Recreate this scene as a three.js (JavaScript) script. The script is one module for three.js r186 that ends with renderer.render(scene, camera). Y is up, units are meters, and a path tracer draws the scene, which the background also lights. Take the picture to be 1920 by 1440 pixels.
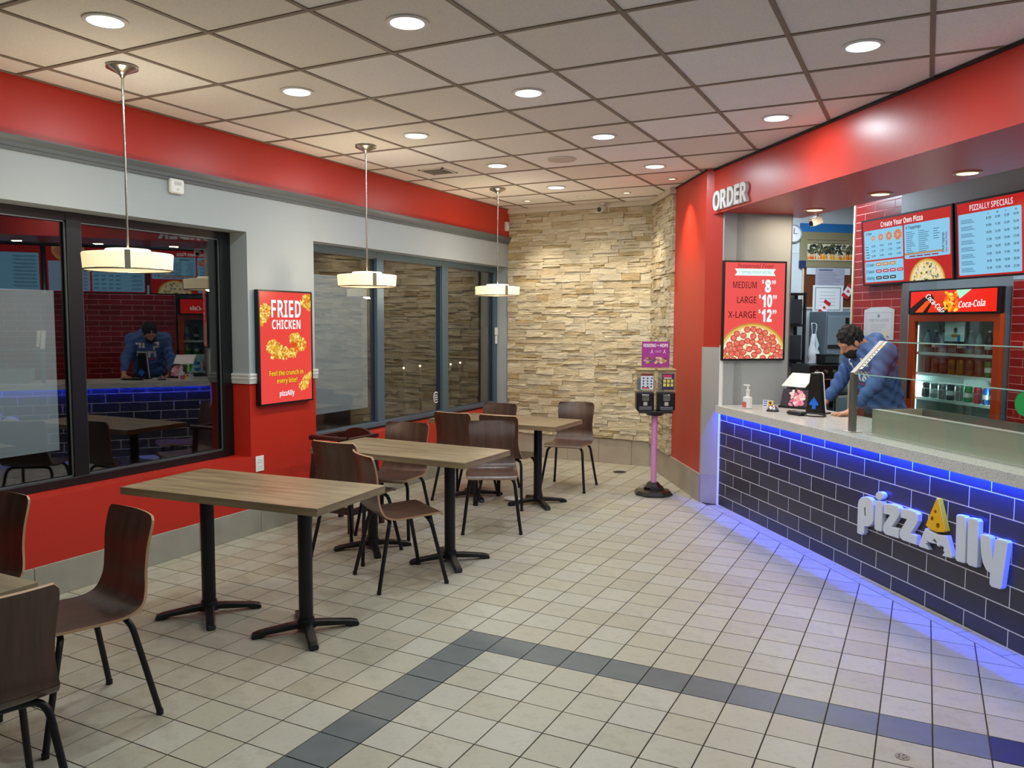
import * as THREE from 'three';
import { RoundedBoxGeometry } from 'three/addons/geometries/RoundedBoxGeometry.js';
import { mergeGeometries } from 'three/addons/utils/BufferGeometryUtils.js';
import { RectAreaLightUniformsLib } from 'three/addons/lights/RectAreaLightUniformsLib.js';
import { FontLoader } from 'three/addons/loaders/FontLoader.js';
import { TextGeometry } from 'three/addons/geometries/TextGeometry.js';

// ---------------------------------------------------------------- camera, night sky, exposure
const scene = new THREE.Scene();
const camera = new THREE.PerspectiveCamera(50.84, 4 / 3, 0.05, 120);
camera.position.set(0, 1.634, 0);
camera.rotation.set(-0.0760, 0.4727, 0.0037, 'YXZ');
scene.add(camera);
scene.background = new THREE.Color(0x04060a);
const renderer = new THREE.WebGLRenderer({ antialias: true });
renderer.toneMapping = THREE.LinearToneMapping;
renderer.toneMappingExposure = 1.06;
renderer.shadowMap.enabled = true;
renderer.shadowMap.type = THREE.PCFSoftShadowMap;
RectAreaLightUniformsLib.init();

// strengths of the lamps the place has
const DOWNLIGHT = 200, SOFFIT_LIGHT = 230, PENDANT = 1.0, PENDANT_UP = 35, WALL_SPOT = 5.2, BACK_PANEL = 34, BLUE_STRIP = 2500;
const COOL = 0xe4f4fb, WARM = 0xffc98a;

// ---------------------------------------------------------------- the place in numbers (metres)
const CEIL = 2.997, WALL_X = -4.57, STONE_Z = -8.85;
const TH = 38.4 * Math.PI / 180, DX = Math.sin(TH), DZ = Math.cos(TH), NX = Math.cos(TH), NZ = -Math.sin(TH);
const AX = -1.614, AZ = -7.25;
const KROT = Math.atan2(-DZ, DX);
// a place along the counter: u to the side, v behind its face
const K = (u, y, v) => new THREE.Vector3(AX + u * DX + v * NX, y, AZ + u * DZ + v * NZ);
const toUV = (x, z) => [(x - AX) * DX + (z - AZ) * DZ, (x - AX) * NX + (z - AZ) * NZ];

// ---------------------------------------------------------------- helpers
let seed = 20240611;
const rnd = () => { seed = (seed * 1664525 + 1013904223) >>> 0; return seed / 4294967296; };
const rr = (a, b) => a + (b - a) * rnd();
const taken = {};
function numbered(n) { const k = taken[n] = (taken[n] ?? -1) + 1; return k ? `${n}_${String(k).padStart(3, '0')}` : n; }
const shade = (o) => { o.traverse((m) => { if (m.isMesh) { m.castShadow = true; m.receiveShadow = true; } }); return o; };
function mesh(name, geo, mat, parent) {
  const g = Array.isArray(geo) ? merge(geo) : geo;
  const m = new THREE.Mesh(g, mat); m.castShadow = true; m.receiveShadow = true;
  if (parent) { m.name = name; parent.add(m); } else { m.name = numbered(name); scene.add(m); }
  return m;
}
function thing(name, label, category, pos = [0, 0, 0], rot = 0, group) {
  const o = new THREE.Group(); o.name = numbered(name); scene.add(o);
  if (pos.isVector3) o.position.copy(pos); else o.position.set(...pos);
  o.rotation.y = rot; o.userData = { label, category }; if (group) o.userData.group = group;
  return o;
}
const thingK = (name, label, category, u, y, v, group, turn = 0) => thing(name, label, category, K(u, y, v), KROT + turn, group);
function tag(o, label, category, group) { o.userData.label = label; o.userData.category = category; if (group) o.userData.group = group; return o; }
function struct(name, label, category = 'wall', pos, rot = 0) {
  const o = thing(name, label, category, pos, rot); o.userData.kind = 'structure'; return o;
}
function clean(g) {
  const h = g.index ? g.toNonIndexed() : g;
  for (const k of Object.keys(h.attributes)) if (!['position', 'normal', 'uv'].includes(k)) h.deleteAttribute(k);
  if (!h.attributes.uv) h.setAttribute('uv', new THREE.BufferAttribute(new Float32Array(h.attributes.position.count * 2), 2));
  if (!h.attributes.normal) h.computeVertexNormals();
  return h;
}
const merge = (a) => mergeGeometries(a.map(clean), false);
function uvm(g, s = 1, ou = 0, ov = 0) {        // uv in metres from the dominant axis of each face
  const h = g.index ? g.toNonIndexed() : g, p = h.attributes.position, uv = new Float32Array(p.count * 2);
  const a = new THREE.Vector3(), b = new THREE.Vector3(), c = new THREE.Vector3();
  for (let i = 0; i < p.count; i += 3) {
    a.fromBufferAttribute(p, i); b.fromBufferAttribute(p, i + 1).sub(a); c.fromBufferAttribute(p, i + 2).sub(a);
    b.cross(c); const X = Math.abs(b.x), Y = Math.abs(b.y), Z = Math.abs(b.z);
    for (let k = i; k < i + 3; k++) {
      const x = p.getX(k), y = p.getY(k), z = p.getZ(k);
      const [u, v] = Y >= X && Y >= Z ? [x, z] : X > Z ? [z, y] : [x, y];
      uv[2 * k] = u * s + ou; uv[2 * k + 1] = v * s + ov;
    }
  }
  h.setAttribute('uv', new THREE.BufferAttribute(uv, 2)); return h;
}
// box from corner to corner
function bx(x0, x1, y0, y1, z0, z1, r = 0) {
  const w = Math.abs(x1 - x0), h = Math.abs(y1 - y0), d = Math.abs(z1 - z0);
  const g = r > 0 ? new RoundedBoxGeometry(w, h, d, 2, Math.min(r, w / 2.1, h / 2.1, d / 2.1)) : new THREE.BoxGeometry(w, h, d);
  return g.translate((x0 + x1) / 2, (y0 + y1) / 2, (z0 + z1) / 2);
}
const ubx = (...a) => uvm(bx(...a));
const cyl = (r0, r1, h, x = 0, y = 0, z = 0, n = 24, open = false) => new THREE.CylinderGeometry(r1, r0, h, n, 1, open).translate(x, y + h / 2, z);
const lathe = (pts, n = 32) => new THREE.LatheGeometry(pts.map(([r, y]) => new THREE.Vector2(r, y)), n);
function tube(pts, r, seg = 24, rad = 8, closed = false, tension = 0.5) {
  const c = new THREE.CatmullRomCurve3(pts.map((p) => new THREE.Vector3(...p)), closed, 'catmullrom', tension);
  return new THREE.TubeGeometry(c, seg, r, rad, closed);
}
function rod(a, b, r, n = 10) {
  const A = new THREE.Vector3(...a), B = new THREE.Vector3(...b), d = B.clone().sub(A), L = d.length();
  return new THREE.CylinderGeometry(r, r, L, n).applyQuaternion(new THREE.Quaternion().setFromUnitVectors(new THREE.Vector3(0, 1, 0), d.normalize())).translate((A.x + B.x) / 2, (A.y + B.y) / 2, (A.z + B.z) / 2);
}
function bar(a, b, w, h, up = [0, 1, 0]) {       // rectangular bar from a to b
  const A = new THREE.Vector3(...a), B = new THREE.Vector3(...b), d = B.clone().sub(A), L = d.length(); d.normalize();
  const s = new THREE.Vector3().crossVectors(new THREE.Vector3(...up), d).normalize(), t = new THREE.Vector3().crossVectors(d, s);
  return new THREE.BoxGeometry(w, h, L).applyMatrix4(new THREE.Matrix4().makeBasis(s, t, d)).translate((A.x + B.x) / 2, (A.y + B.y) / 2, (A.z + B.z) / 2);
}
function shapeOf(pts, holes = []) {
  const s = new THREE.Shape(pts.map((p) => new THREE.Vector2(...p)));
  for (const h of holes) s.holes.push(new THREE.Path(h.map((p) => new THREE.Vector2(...p))));
  return s;
}
function extr(pts, depth, bevel = 0, holes = []) {
  return new THREE.ExtrudeGeometry(shapeOf(pts, holes), { depth, bevelEnabled: bevel > 0, bevelSize: bevel, bevelThickness: bevel, bevelOffset: -bevel, bevelSegments: 2, curveSegments: 10 });
}
// flat prism in plan: points are [x, z], from y0 up to y1
function prism(pts, y0, y1) {
  return uvm(new THREE.ExtrudeGeometry(shapeOf(pts.map(([x, z]) => [x, -z])), { depth: y1 - y0, bevelEnabled: false }).rotateX(-Math.PI / 2).translate(0, y0, 0));
}
const KP = (u, v) => { const p = K(u, 0, v); return [p.x, p.z]; };

// ---------------------------------------------------------------- noise and textures
function hash2(x, y, s) { let h = (x * 374761393 + y * 668265263 + s * 974634721) | 0; h = Math.imul(h ^ (h >>> 13), 1274126177); return ((h ^ (h >>> 16)) >>> 0) / 4294967296; }
function vnoise(x, y, px, py, s) {
  const xi = Math.floor(x), yi = Math.floor(y), fx = x - xi, fy = y - yi, a = fx * fx * (3 - 2 * fx), b = fy * fy * (3 - 2 * fy);
  const w = (v, p) => ((v % p) + p) % p, h = (i, j) => hash2(w(i, px), w(j, py), s);
  return (h(xi, yi) * (1 - a) + h(xi + 1, yi) * a) * (1 - b) + (h(xi, yi + 1) * (1 - a) + h(xi + 1, yi + 1) * a) * b;
}
function fbm(u, v, fx, fy, oct, s) { let t = 0, a = 0.5, n = 0; for (let o = 0; o < oct; o++) { t += a * vnoise(u * fx, v * fy, fx, fy, s + o * 17); n += a; a *= 0.5; fx *= 2; fy *= 2; } return t / n; }
function tex(size, fn, metres, srgb = true) {
  const d = new Uint8Array(size * size * 4);
  for (let j = 0; j < size; j++) for (let i = 0; i < size; i++) {
    const c = fn(i / size, j / size), k = 4 * (j * size + i);
    if (typeof c === 'number') d[k] = d[k + 1] = d[k + 2] = Math.max(0, Math.min(255, c * 255)); else { d[k] = Math.max(0, Math.min(255, c[0])); d[k + 1] = Math.max(0, Math.min(255, c[1])); d[k + 2] = Math.max(0, Math.min(255, c[2])); }
    d[k + 3] = 255;
  }
  const t = new THREE.DataTexture(d, size, size); t.magFilter = THREE.LinearFilter; t.minFilter = THREE.LinearMipmapLinearFilter; t.generateMipmaps = true;
  t.wrapS = t.wrapT = THREE.RepeatWrapping; t.repeat.set(1 / metres, 1 / metres); if (srgb) t.colorSpace = THREE.SRGBColorSpace; t.needsUpdate = true; return t;
}
const mix3 = (a, b, t) => [a[0] + (b[0] - a[0]) * t, a[1] + (b[1] - a[1]) * t, a[2] + (b[2] - a[2]) * t];
function pic(w, h, draw) {                        // print on a flat thing
  const c = document.createElement('canvas'); c.width = w; c.height = h; const g = c.getContext('2d'); draw(g, w, h);
  const t = new THREE.CanvasTexture(c); t.colorSpace = THREE.SRGBColorSpace; t.anisotropy = 8; return t;
}
function txt(g, s, x, y, size, color, o = {}) {   // text squeezed to width o.w
  g.save(); g.font = `${o.i ? 'italic ' : ''}${o.b === false ? '' : 'bold '}${size}px ${o.f || 'sans-serif'}`; g.fillStyle = color; g.textBaseline = 'alphabetic';
  const m = g.measureText(s).width, sx = o.w ? o.w / m : (o.sx || 1), tw = m * sx;
  g.translate(x - (o.a === 'c' ? tw / 2 : o.a === 'r' ? tw : 0), y); if (o.rot) g.rotate(o.rot); g.scale(sx, 1);
  if (o.stroke) { g.strokeStyle = o.stroke; g.lineWidth = o.lw || 4; g.lineJoin = 'round'; g.strokeText(s, 0, 0); }
  g.fillText(s, 0, 0); g.restore();
}
const std = (color, roughness = 0.6, o = {}) => new THREE.MeshStandardMaterial({ color, roughness, ...o });
const screenMat = (map, k = 1, o = {}) => new THREE.MeshStandardMaterial({ color: 0x050505, roughness: 0.25, emissive: 0xffffff, emissiveMap: map, emissiveIntensity: k, ...o });

const T = {};
T.paint = tex(256, (u, v) => 0.5 + 0.5 * (fbm(u, v, 24, 24, 3, 3) - 0.5), 0.5, false);
T.wood = tex(512, (u, v) => {
  const g = fbm(u, v, 3, 40, 4, 11), f = fbm(u, v, 8, 160, 2, 23), p = fbm(u, v, 2, 5, 3, 31);
  let c = mix3([116, 96, 70], [160, 138, 104], Math.max(0, Math.min(1, (g - 0.3) * 2))); c = mix3(c, [98, 84, 64], Math.max(0, (f - 0.55) * 2)); return mix3(c, [140, 128, 104], p * 0.5);
}, 1.0);
T.walnut = tex(512, (u, v) => {
  const g = fbm(u, v, 30, 3, 4, 41), f = fbm(u, v, 130, 6, 2, 43);
  return mix3(mix3([66, 43, 32], [84, 56, 43], Math.max(0, Math.min(1, (g - 0.25) * 2))), [54, 35, 27], Math.max(0, (f - 0.6) * 1.6));
}, 0.8);
T.quartz = tex(512, (u, v) => {
  const a = hash2(Math.floor(u * 170), Math.floor(v * 170), 5), b = fbm(u, v, 60, 60, 2, 7), n = fbm(u, v, 90, 90, 2, 9);
  let c = mix3([196, 194, 186], [214, 212, 205], b); if (a > 0.93 && n > 0.45) c = [128, 126, 122]; else if (a < 0.03) c = [160, 148, 130]; return c;
}, 0.5);
T.tile = tex(512, (u, v) => {
  const n = fbm(u, v, 6, 6, 5, 51), s = fbm(u, v, 60, 60, 2, 53), d = fbm(u, v, 14, 14, 4, 57);
  let c = mix3([169, 165, 148], [181, 177, 160], n); c = mix3(c, [158, 152, 135], Math.max(0, s - 0.55) * 1.2); return mix3(c, [146, 138, 121], Math.max(0, d - 0.6) * 1.5);
}, 0.9);
T.slate = tex(256, (u, v) => mix3([84, 90, 90], [100, 106, 106], fbm(u, v, 8, 8, 4, 61)), 0.7);
T.stone = tex(512, (u, v) => {
  const n = fbm(u, v, 5, 22, 5, 71), s = fbm(u, v, 30, 60, 3, 73);
  return mix3(mix3([196, 187, 163], [236, 229, 210], n), [178, 165, 135], Math.max(0, s - 0.52) * 1.4);
}, 0.6);
T.stoneBump = tex(512, (u, v) => fbm(u, v, 10, 34, 5, 77), 0.4, false);
T.ceil = tex(256, (u, v) => { const n = fbm(u, v, 50, 50, 2, 81), a = hash2(Math.floor(u * 128), Math.floor(v * 128), 83); return a > 0.95 ? [220, 216, 208] : mix3([238, 236, 230], [245, 243, 238], n); }, 0.4);
T.base = tex(256, (u, v) => mix3([146, 144, 130], [166, 163, 148], fbm(u, v, 5, 5, 5, 91)), 0.7);
T.baseWarm = tex(256, (u, v) => mix3([158, 146, 128], [178, 166, 148], fbm(u, v, 5, 5, 5, 93)), 0.7);
T.brush = tex(256, (u, v) => 0.4 + 0.35 * fbm(u, v, 4, 128, 3, 95), 0.4, false);
T.asphalt = tex(128, (u, v) => mix3([40, 40, 42], [62, 62, 64], fbm(u, v, 30, 30, 3, 97)), 1);

const M = {};
M.red = new THREE.MeshPhysicalMaterial({ color: 0xbc2b1b, roughness: 0.36, bumpMap: T.paint, bumpScale: 0.0006 });
M.grey = new THREE.MeshPhysicalMaterial({ color: 0x9fa7aa, roughness: 0.5, bumpMap: T.paint, bumpScale: 0.0005 });
M.crown = std(0x5a6062, 0.45);
M.rail = std(0xc2c4c0, 0.45);
M.white = std(0xe8e8e4, 0.45);
M.cream = std(0xd8d2c2, 0.6);
M.black = std(0x0b0b0c, 0.4);
M.blackFrame = std(0x0c0d10, 0.35);
M.blackMetal = std(0x0e0f11, 0.38, { metalness: 0.2 });
M.blueFrame = std(0x587080, 0.38, { metalness: 0.35 });
M.blueFrameDark = std(0x2a3a48, 0.4, { metalness: 0.3 });
M.steel = std(0xc4c2bc, 0.5, { metalness: 0.75 });
M.steelDull = std(0x8d8b86, 0.42, { metalness: 0.9 });
M.nickel = std(0xb8b2a6, 0.22, { metalness: 1 });
M.chrome = std(0xdcdcdc, 0.08, { metalness: 1 });
M.ceilTile = std(0xffffff, 0.92, { map: T.ceil });
M.ceilGrid = std(0x85796a, 0.6);
M.tabletop = std(0xffffff, 0.34, { map: T.wood });
M.tableEdge = std(0xffffff, 0.45, { map: T.wood });
M.walnut = new THREE.MeshPhysicalMaterial({ color: 0xffffff, map: T.walnut, roughness: 0.32, clearcoat: 0.3, clearcoatRoughness: 0.25 });
M.ply = std(0xb08a68, 0.5);
M.quartz = std(0xffffff, 0.22, { map: T.quartz });
M.grout = std(0xd9d6d0, 0.85);
M.floorGrout = std(0x3a3128, 0.9);
M.darkWood = std(0x3a1a14, 0.35);
M.glass = new THREE.MeshPhysicalMaterial({ color: 0xffffff, roughness: 0.0, transmission: 1, thickness: 0, ior: 1.75, metalness: 0 });
M.clear = new THREE.MeshPhysicalMaterial({ color: 0xf2fbf8, roughness: 0.0, transmission: 1, thickness: 0, ior: 1.45 });
M.glassEdge = std(0x9fc4b8, 0.15, { emissive: 0x000000 });
// ================================================================ THE ROOM SHELL
const box3 = (o, name, mat, ...a) => mesh(name, ubx(...a), mat, o);
// ---- window wall
{
  const o = struct('wall_left', 'window wall with red band, grey upper wall and red lower wall', 'wall');
  const X0 = WALL_X - 0.3, X1 = WALL_X;
  box3(o, 'lower_wall', M.red, X0, X1, -0.06, 0.6, -9.1, 2.6);
  box3(o, 'upper_wall', M.grey, X0, X1, 2.305, 2.62, -9.1, 2.6);
  box3(o, 'red_band', M.red, X0, X1 + 0.012, 2.62, CEIL + 0.1, -9.1, 2.6);
  box3(o, 'pillar_upper', M.grey, X0, X1, 1.2, 2.305, -5.295, -4.55);
  box3(o, 'pillar_lower', M.red, X0, X1, 0.6, 1.2, -5.295, -4.55);
  box3(o, 'corner_jamb', M.grey, X0, X1, 0.6, 2.305, -9.1, -8.848);
  box3(o, 'pillar_front_upper', M.grey, X0, X1, 1.2, 2.305, -1.1, 2.6);
  box3(o, 'pillar_front_lower', M.red, X0, X1, 0.6, 1.2, -1.1, 2.6);
  // crown moulding profile run along the wall
  const prof = [[0, 2.58], [0.012, 2.58], [0.014, 2.598], [0.022, 2.602], [0.024, 2.622], [0.034, 2.634], [0.046, 2.652], [0.046, 2.66], [0, 2.66]];
  const cg = new THREE.ExtrudeGeometry(shapeOf(prof), { depth: 11.3, bevelEnabled: false }).translate(X1, 0, -8.83);
  mesh('crown_moulding', cg, M.crown, o);
  // white chair rail round the pillar
  const rp = [[0, 1.16], [0.014, 1.16], [0.016, 1.185], [0.02, 1.2], [0.016, 1.21], [0.02, 1.225], [0.014, 1.238], [0, 1.238]];
  mesh('chair_rail', [new THREE.ExtrudeGeometry(shapeOf(rp), { depth: 0.775, bevelEnabled: false }).translate(X1, 0, -5.315),
    new THREE.ExtrudeGeometry(shapeOf(rp), { depth: 0.21, bevelEnabled: false }).rotateY(-Math.PI / 2).translate(X1 + 0.014, 0, -4.55)], M.rail, o);
  // tile baseboard, one piece after the other
  let z = -8.83; const bg = uvm(new RoundedBoxGeometry(0.014, 0.2, 0.597, 1, 0.003));
  while (z < 2.4) { const m = mesh('base_tile', bg, M.baseTile = M.baseTile || std(0xffffff, 0.5, { map: T.base }), o); m.position.set(X1 + 0.007, 0.1, z + 0.3); z += 0.6; }
}
// ---- windows
function windowBars(o, zs, xg, y0, y1, depth, mat, widths, rail = 0.05) {
  // zs: centre lines of uprights; widths: their widths
  zs.forEach((z, i) => mesh('frame_post', bx(xg - depth / 2, xg + depth / 2, y0, y1, z - widths[i] / 2, z + widths[i] / 2, 0.004), mat, o));
  const a = Math.min(...zs), b = Math.max(...zs);
  mesh('frame_rail', bx(xg - depth / 2 + 0.004, xg + depth / 2 - 0.004, y1 - rail, y1 - 0.001, a, b, 0.004), mat, o);
  mesh('frame_rail', bx(xg - depth / 2 , xg + depth / 2 + 0.01, y0, y0 + rail, a, b, 0.004), mat, o);
  for (let i = 0; i + 1 < zs.length; i++) {
    const p0 = zs[i + 1] + widths[i + 1] / 2, p1 = zs[i] - widths[i] / 2;
    mesh('glass_pane', bx(xg - 0.003, xg + 0.003, y0 + rail * 0.8, y1 - rail * 0.8, p0 - 0.005, p1 + 0.005), M.glass, o);
    // thin bright glazing bead round each pane
    const bd = [bx(xg + 0.012, xg + 0.022, y0 + rail, y0 + rail + 0.008, p0, p1), bx(xg + 0.012, xg + 0.022, y1 - rail - 0.008, y1 - rail, p0, p1), bx(xg + 0.012, xg + 0.022, y0 + rail, y1 - rail, p0, p0 + 0.008), bx(xg + 0.012, xg + 0.022, y0 + rail, y1 - rail, p1 - 0.008, p1)];
    mesh('glazing_bead', bd, M.bead = M.bead || std(0x6f7477, 0.4, { metalness: 0.6 }), o);
  }
}
{
  const o = struct('window_1', 'large night window in a black frame by the smoke detector', 'window');
  windowBars(o, [-1.14, -2.15, -3.28, -4.5], -4.775, 0.6, 2.305, 0.07, M.blackFrame, [0.08, 0.1, 0.1, 0.1], 0.055);
  const w = struct('window_2', 'wide night window in a blue grey metal frame beside the stone wall', 'window');
  windowBars(w, [-5.33, -6.44, -7.63, -8.81], -4.775, 0.6, 2.305, 0.09, M.blueFrame, [0.06, 0.11, 0.12, 0.06], 0.06);
  mesh('inner_sash', [bx(-4.80, -4.768, 0.66, 2.245, -6.385, -6.335), bx(-4.80, -4.768, 0.66, 2.245, -7.57, -7.53), bx(-4.8, -4.768, 0.66, 2.245, -8.78, -8.72)], M.blueFrameDark, w);
  mesh('bottom_seal', bx(-4.73, -4.715, 0.6, 0.622, -8.84, -5.3), M.black, w);
}
// ---- far stone wall, the angled wall and its red end
const P0 = [-2.74, STONE_Z], PM = [-2.30, -8.125], P1 = [-1.79, -7.3];
const stoneTones = [0xf4f0e6, 0xf0e8d8, 0xe8e0d0, 0xdcd2be, 0xeae6de, 0xe0d8ca, 0xd0c0a0, 0xf4eedf];
const stoneMats = stoneTones.map((c) => std(c, 0.85, { map: T.stone, bumpMap: T.stoneBump, bumpScale: 0.006 }));
function stonePiece(w, h, d) {
  const g = new THREE.BoxGeometry(w, h, d, Math.max(1, Math.round(w / 0.09)), 1, 1), p = g.attributes.position, seen = {};
  for (let i = 0; i < p.count; i++) {
    const k = [p.getX(i), p.getY(i), p.getZ(i)].map((q) => q.toFixed(4)).join();
    seen[k] = seen[k] || [rr(-0.003, 0.003), rr(-0.0045, 0.0045), p.getZ(i) > 0 ? rr(-0.006, 0.004) : 0];
    p.setXYZ(i, p.getX(i) + seen[k][0], p.getY(i) + seen[k][1], p.getZ(i) + seen[k][2]);
  }
  const q = uvm(g, 1, rnd() * 5, rnd() * 5); q.computeVertexNormals(); return q;
}
// lays ledge stones over width L and from y0 to y1; local x along the wall, z out of it
function layStones(o, L, y0, y1) {
  const list = []; let y = y0;
  while (y < y1 - 0.012) {
    const h = Math.min(rr(0.05, 0.085), y1 - y); let x = -rr(0, 0.12);
    while (x < L) {
      const w = rr(0.12, 0.36), a = Math.max(0, x), b = Math.min(L, x + w);
      if (b - a > 0.02) {
        const halves = rnd() < 0.55 && h > 0.052 ? 2 : 1;
        for (let k = 0; k < halves; k++) list.push([a, b, y + h * k / halves, y + h * (k + 1) / halves]);
      }
      x += w;
    }
    y += h;
  }
  const area = (s) => (s[1] - s[0]) * (s[3] - s[2]);
  list.sort((a, b) => area(b) - area(a));
  const rest = stoneMats.map(() => []);
  list.forEach((s, i) => {
    const d = rr(0.03, 0.05), g = stonePiece(s[1] - s[0] - 0.0015, s[3] - s[2] - 0.0015, d).translate((s[0] + s[1]) / 2, (s[2] + s[3]) / 2, d / 2 - 0.004), mi = Math.min(7, Math.floor(Math.pow(rnd(), 1.25) * 8));
    if (i < 300) mesh('stone', g, stoneMats[mi], o); else rest[mi].push(g);
  });
  rest.forEach((r, i) => { if (r.length) mesh('small_stones', r, stoneMats[i], o).userData.kind = 'stuff'; });
}
M.baseWarm = std(0xffffff, 0.5, { map: T.baseWarm });
M.mortar = std(0x8d836c, 0.95);
function baseRun(o, L, h, piece, x0 = 0) { let x = x0; while (x < L - 0.01) { const w = Math.min(piece, L - x); mesh('base_tile', ubx(x + 0.0015, x + w - 0.0015, 0, h, -0.005, 0.016, 0.003), M.baseWarm, o); x += piece; } }
{
  const o = struct('wall_back', 'far wall clad in split ledge stone above a beige tile base', 'wall', [WALL_X, 0, STONE_Z]);
  const L = P0[0] - WALL_X;
  mesh('backing', ubx(-0.4, L + 0.2, -0.05, CEIL + 0.1, -0.25, 0), M.mortar, o);
  layStones(o, L, 0.29, CEIL - 0.055);
  baseRun(o, L, 0.285, 0.4);
  mesh('ceiling_trim', ubx(0, L + 0.03, CEIL - 0.055, CEIL, -0.01, 0.065), M.cream, o);
}
const ang = Math.atan2(-(PM[1] - P0[1]), PM[0] - P0[0]);
{
  const L = Math.hypot(PM[0] - P0[0], PM[1] - P0[1]);
  const o = struct('wall_stone', 'angled wall section of split ledge stone beside the red pillar', 'wall', [P0[0], 0, P0[1]], ang);
  mesh('backing', ubx(-0.15, L, -0.05, CEIL + 0.1, -0.2, 0), M.mortar, o);
  layStones(o, L - 0.005, 0.27, CEIL - 0.055);
  baseRun(o, L, 0.265, 0.4, 0.02);
  mesh('ceiling_trim', ubx(0.03, L, CEIL - 0.055, CEIL, -0.01, 0.065), M.cream, o);
}
{
  const L = Math.hypot(P1[0] - PM[0], P1[1] - PM[1]), a2 = Math.atan2(-(P1[1] - PM[1]), P1[0] - PM[0]);
  const o = struct('wall_pillar', 'red painted pillar wall between the stone cladding and the order counter', 'wall');
  const q = KP(0.0, 0.02), r = KP(-0.02, 0.3), b0 = [PM[0] + 0.25, PM[1] - 0.1];
  mesh('red_face', prism([PM, P1, q, r, b0], 0, CEIL + 0.02), M.red, o);
  const nx = -(P1[1] - PM[1]) / L, nz = (P1[0] - PM[0]) / L;      // towards the room
  const off = (p, d) => [p[0] + Math.abs(nx) * -d, p[1] + Math.abs(nz) * d];
  const mid = [(PM[0] + P1[0]) / 2, (PM[1] + P1[1]) / 2];
  for (const [s, e] of [[PM, mid], [mid, P1]]) mesh('base_tile', prism([s, off(s, 0.016), off(e, 0.016), e], 0, 0.258), M.baseWarm, o);
  // end face: tile foot and stainless corner guard
  const d = [q[0] - P1[0], q[1] - P1[1]], dl = Math.hypot(...d), t = [d[0] / dl, d[1] / dl], n = [-t[1], t[0]];
  const P = (s, k) => [P1[0] + t[0] * s + n[0] * k, P1[1] + t[1] * s + n[1] * k];
  mesh('foot_tile', prism([P(0.004, 0), P(0.004, 0.014), P(dl - 0.035, 0.014), P(dl - 0.035, 0)], 0, 0.256), M.baseWarm, o);
  mesh('corner_guard', [prism([P(0, 0), P(0, 0.006), P(dl - 0.03, 0.006), P(dl - 0.03, 0)], 0.258, 1.42), prism([P(0, 0.006), off(P1, 0.004), off([P1[0] - (P1[0] - PM[0]) / L * 0.03, P1[1] - (P1[1] - PM[1]) / L * 0.03], 0.004), [P1[0] - (P1[0] - PM[0]) / L * 0.03, P1[1] - (P1[1] - PM[1]) / L * 0.03], P1], 0.258, 1.42)], M.steel, o);
  mesh('edge_strip', prism([P(dl - 0.03, 0), P(dl - 0.03, 0.02), P(dl, 0.02), P(dl, 0)], 0, 1.44), M.white, o);
  mesh('ceiling_gap', prism([off(PM, 0.001), off(PM, 0.012), off(P1, 0.012), off(P1, 0.001)], CEIL - 0.014, CEIL), M.black, o);
}
// ---- walls that close the place
{
  const wall = (name, label, mat, pts) => { const o = struct(name, label, 'wall'); mesh('wall_face', prism(pts, -0.06, CEIL + 0.1), mat, o); return o; };
  const e0 = KP(5.2, -0.06), e1 = KP(5.2, 3.7);
  wall('wall_right', 'grey wall behind the counter end', M.grey, [e0, [e0[0], 2.6], [e0[0] + 0.2, 2.6], [e1[0] + 0.2, e1[1]], e1]);
  wall('wall_front', 'grey entrance wall', M.grey, [[WALL_X - 0.3, 2.5], [WALL_X - 0.3, 2.7], [e0[0] + 0.2, 2.7], [e0[0] + 0.2, 2.5]]);
  M.kitchenWall = std(0xcfd8da, 0.55);
  wall('wall_kitchen_side', 'pale kitchen wall behind the pinned notices', M.kitchenWall, [KP(-1.8, 0.1), KP(-2.0, 0.1), KP(-2.0, 3.8), KP(-1.8, 3.8)]);
  wall('wall_kitchen_rear', 'pale kitchen rear wall', M.kitchenWall, [KP(-2.0, 3.6), KP(-2.0, 3.8), KP(5.3, 3.8), KP(5.3, 3.6)]);
  wall('wall_kitchen_front', 'pale kitchen wall behind the red pillar', M.kitchenWall, [KP(-1.9, 0.12), KP(-1.9, 0.2), KP(0.0, 0.2), KP(0.0, 0.12)]);
  // grey return wall that carries the price screen
  const g = struct('wall_return', 'grey return wall at the end of the order counter', 'wall', K(0, 0, 0), KROT);
  mesh('wall_face', ubx(-0.14, 0, 0, 2.62, -0.645, 0.0), M.grey, g);
  mesh('end_trim', ubx(-0.145, 0.004, 0, 2.62, -0.655, -0.645), M.steelDull, g);
}
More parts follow.
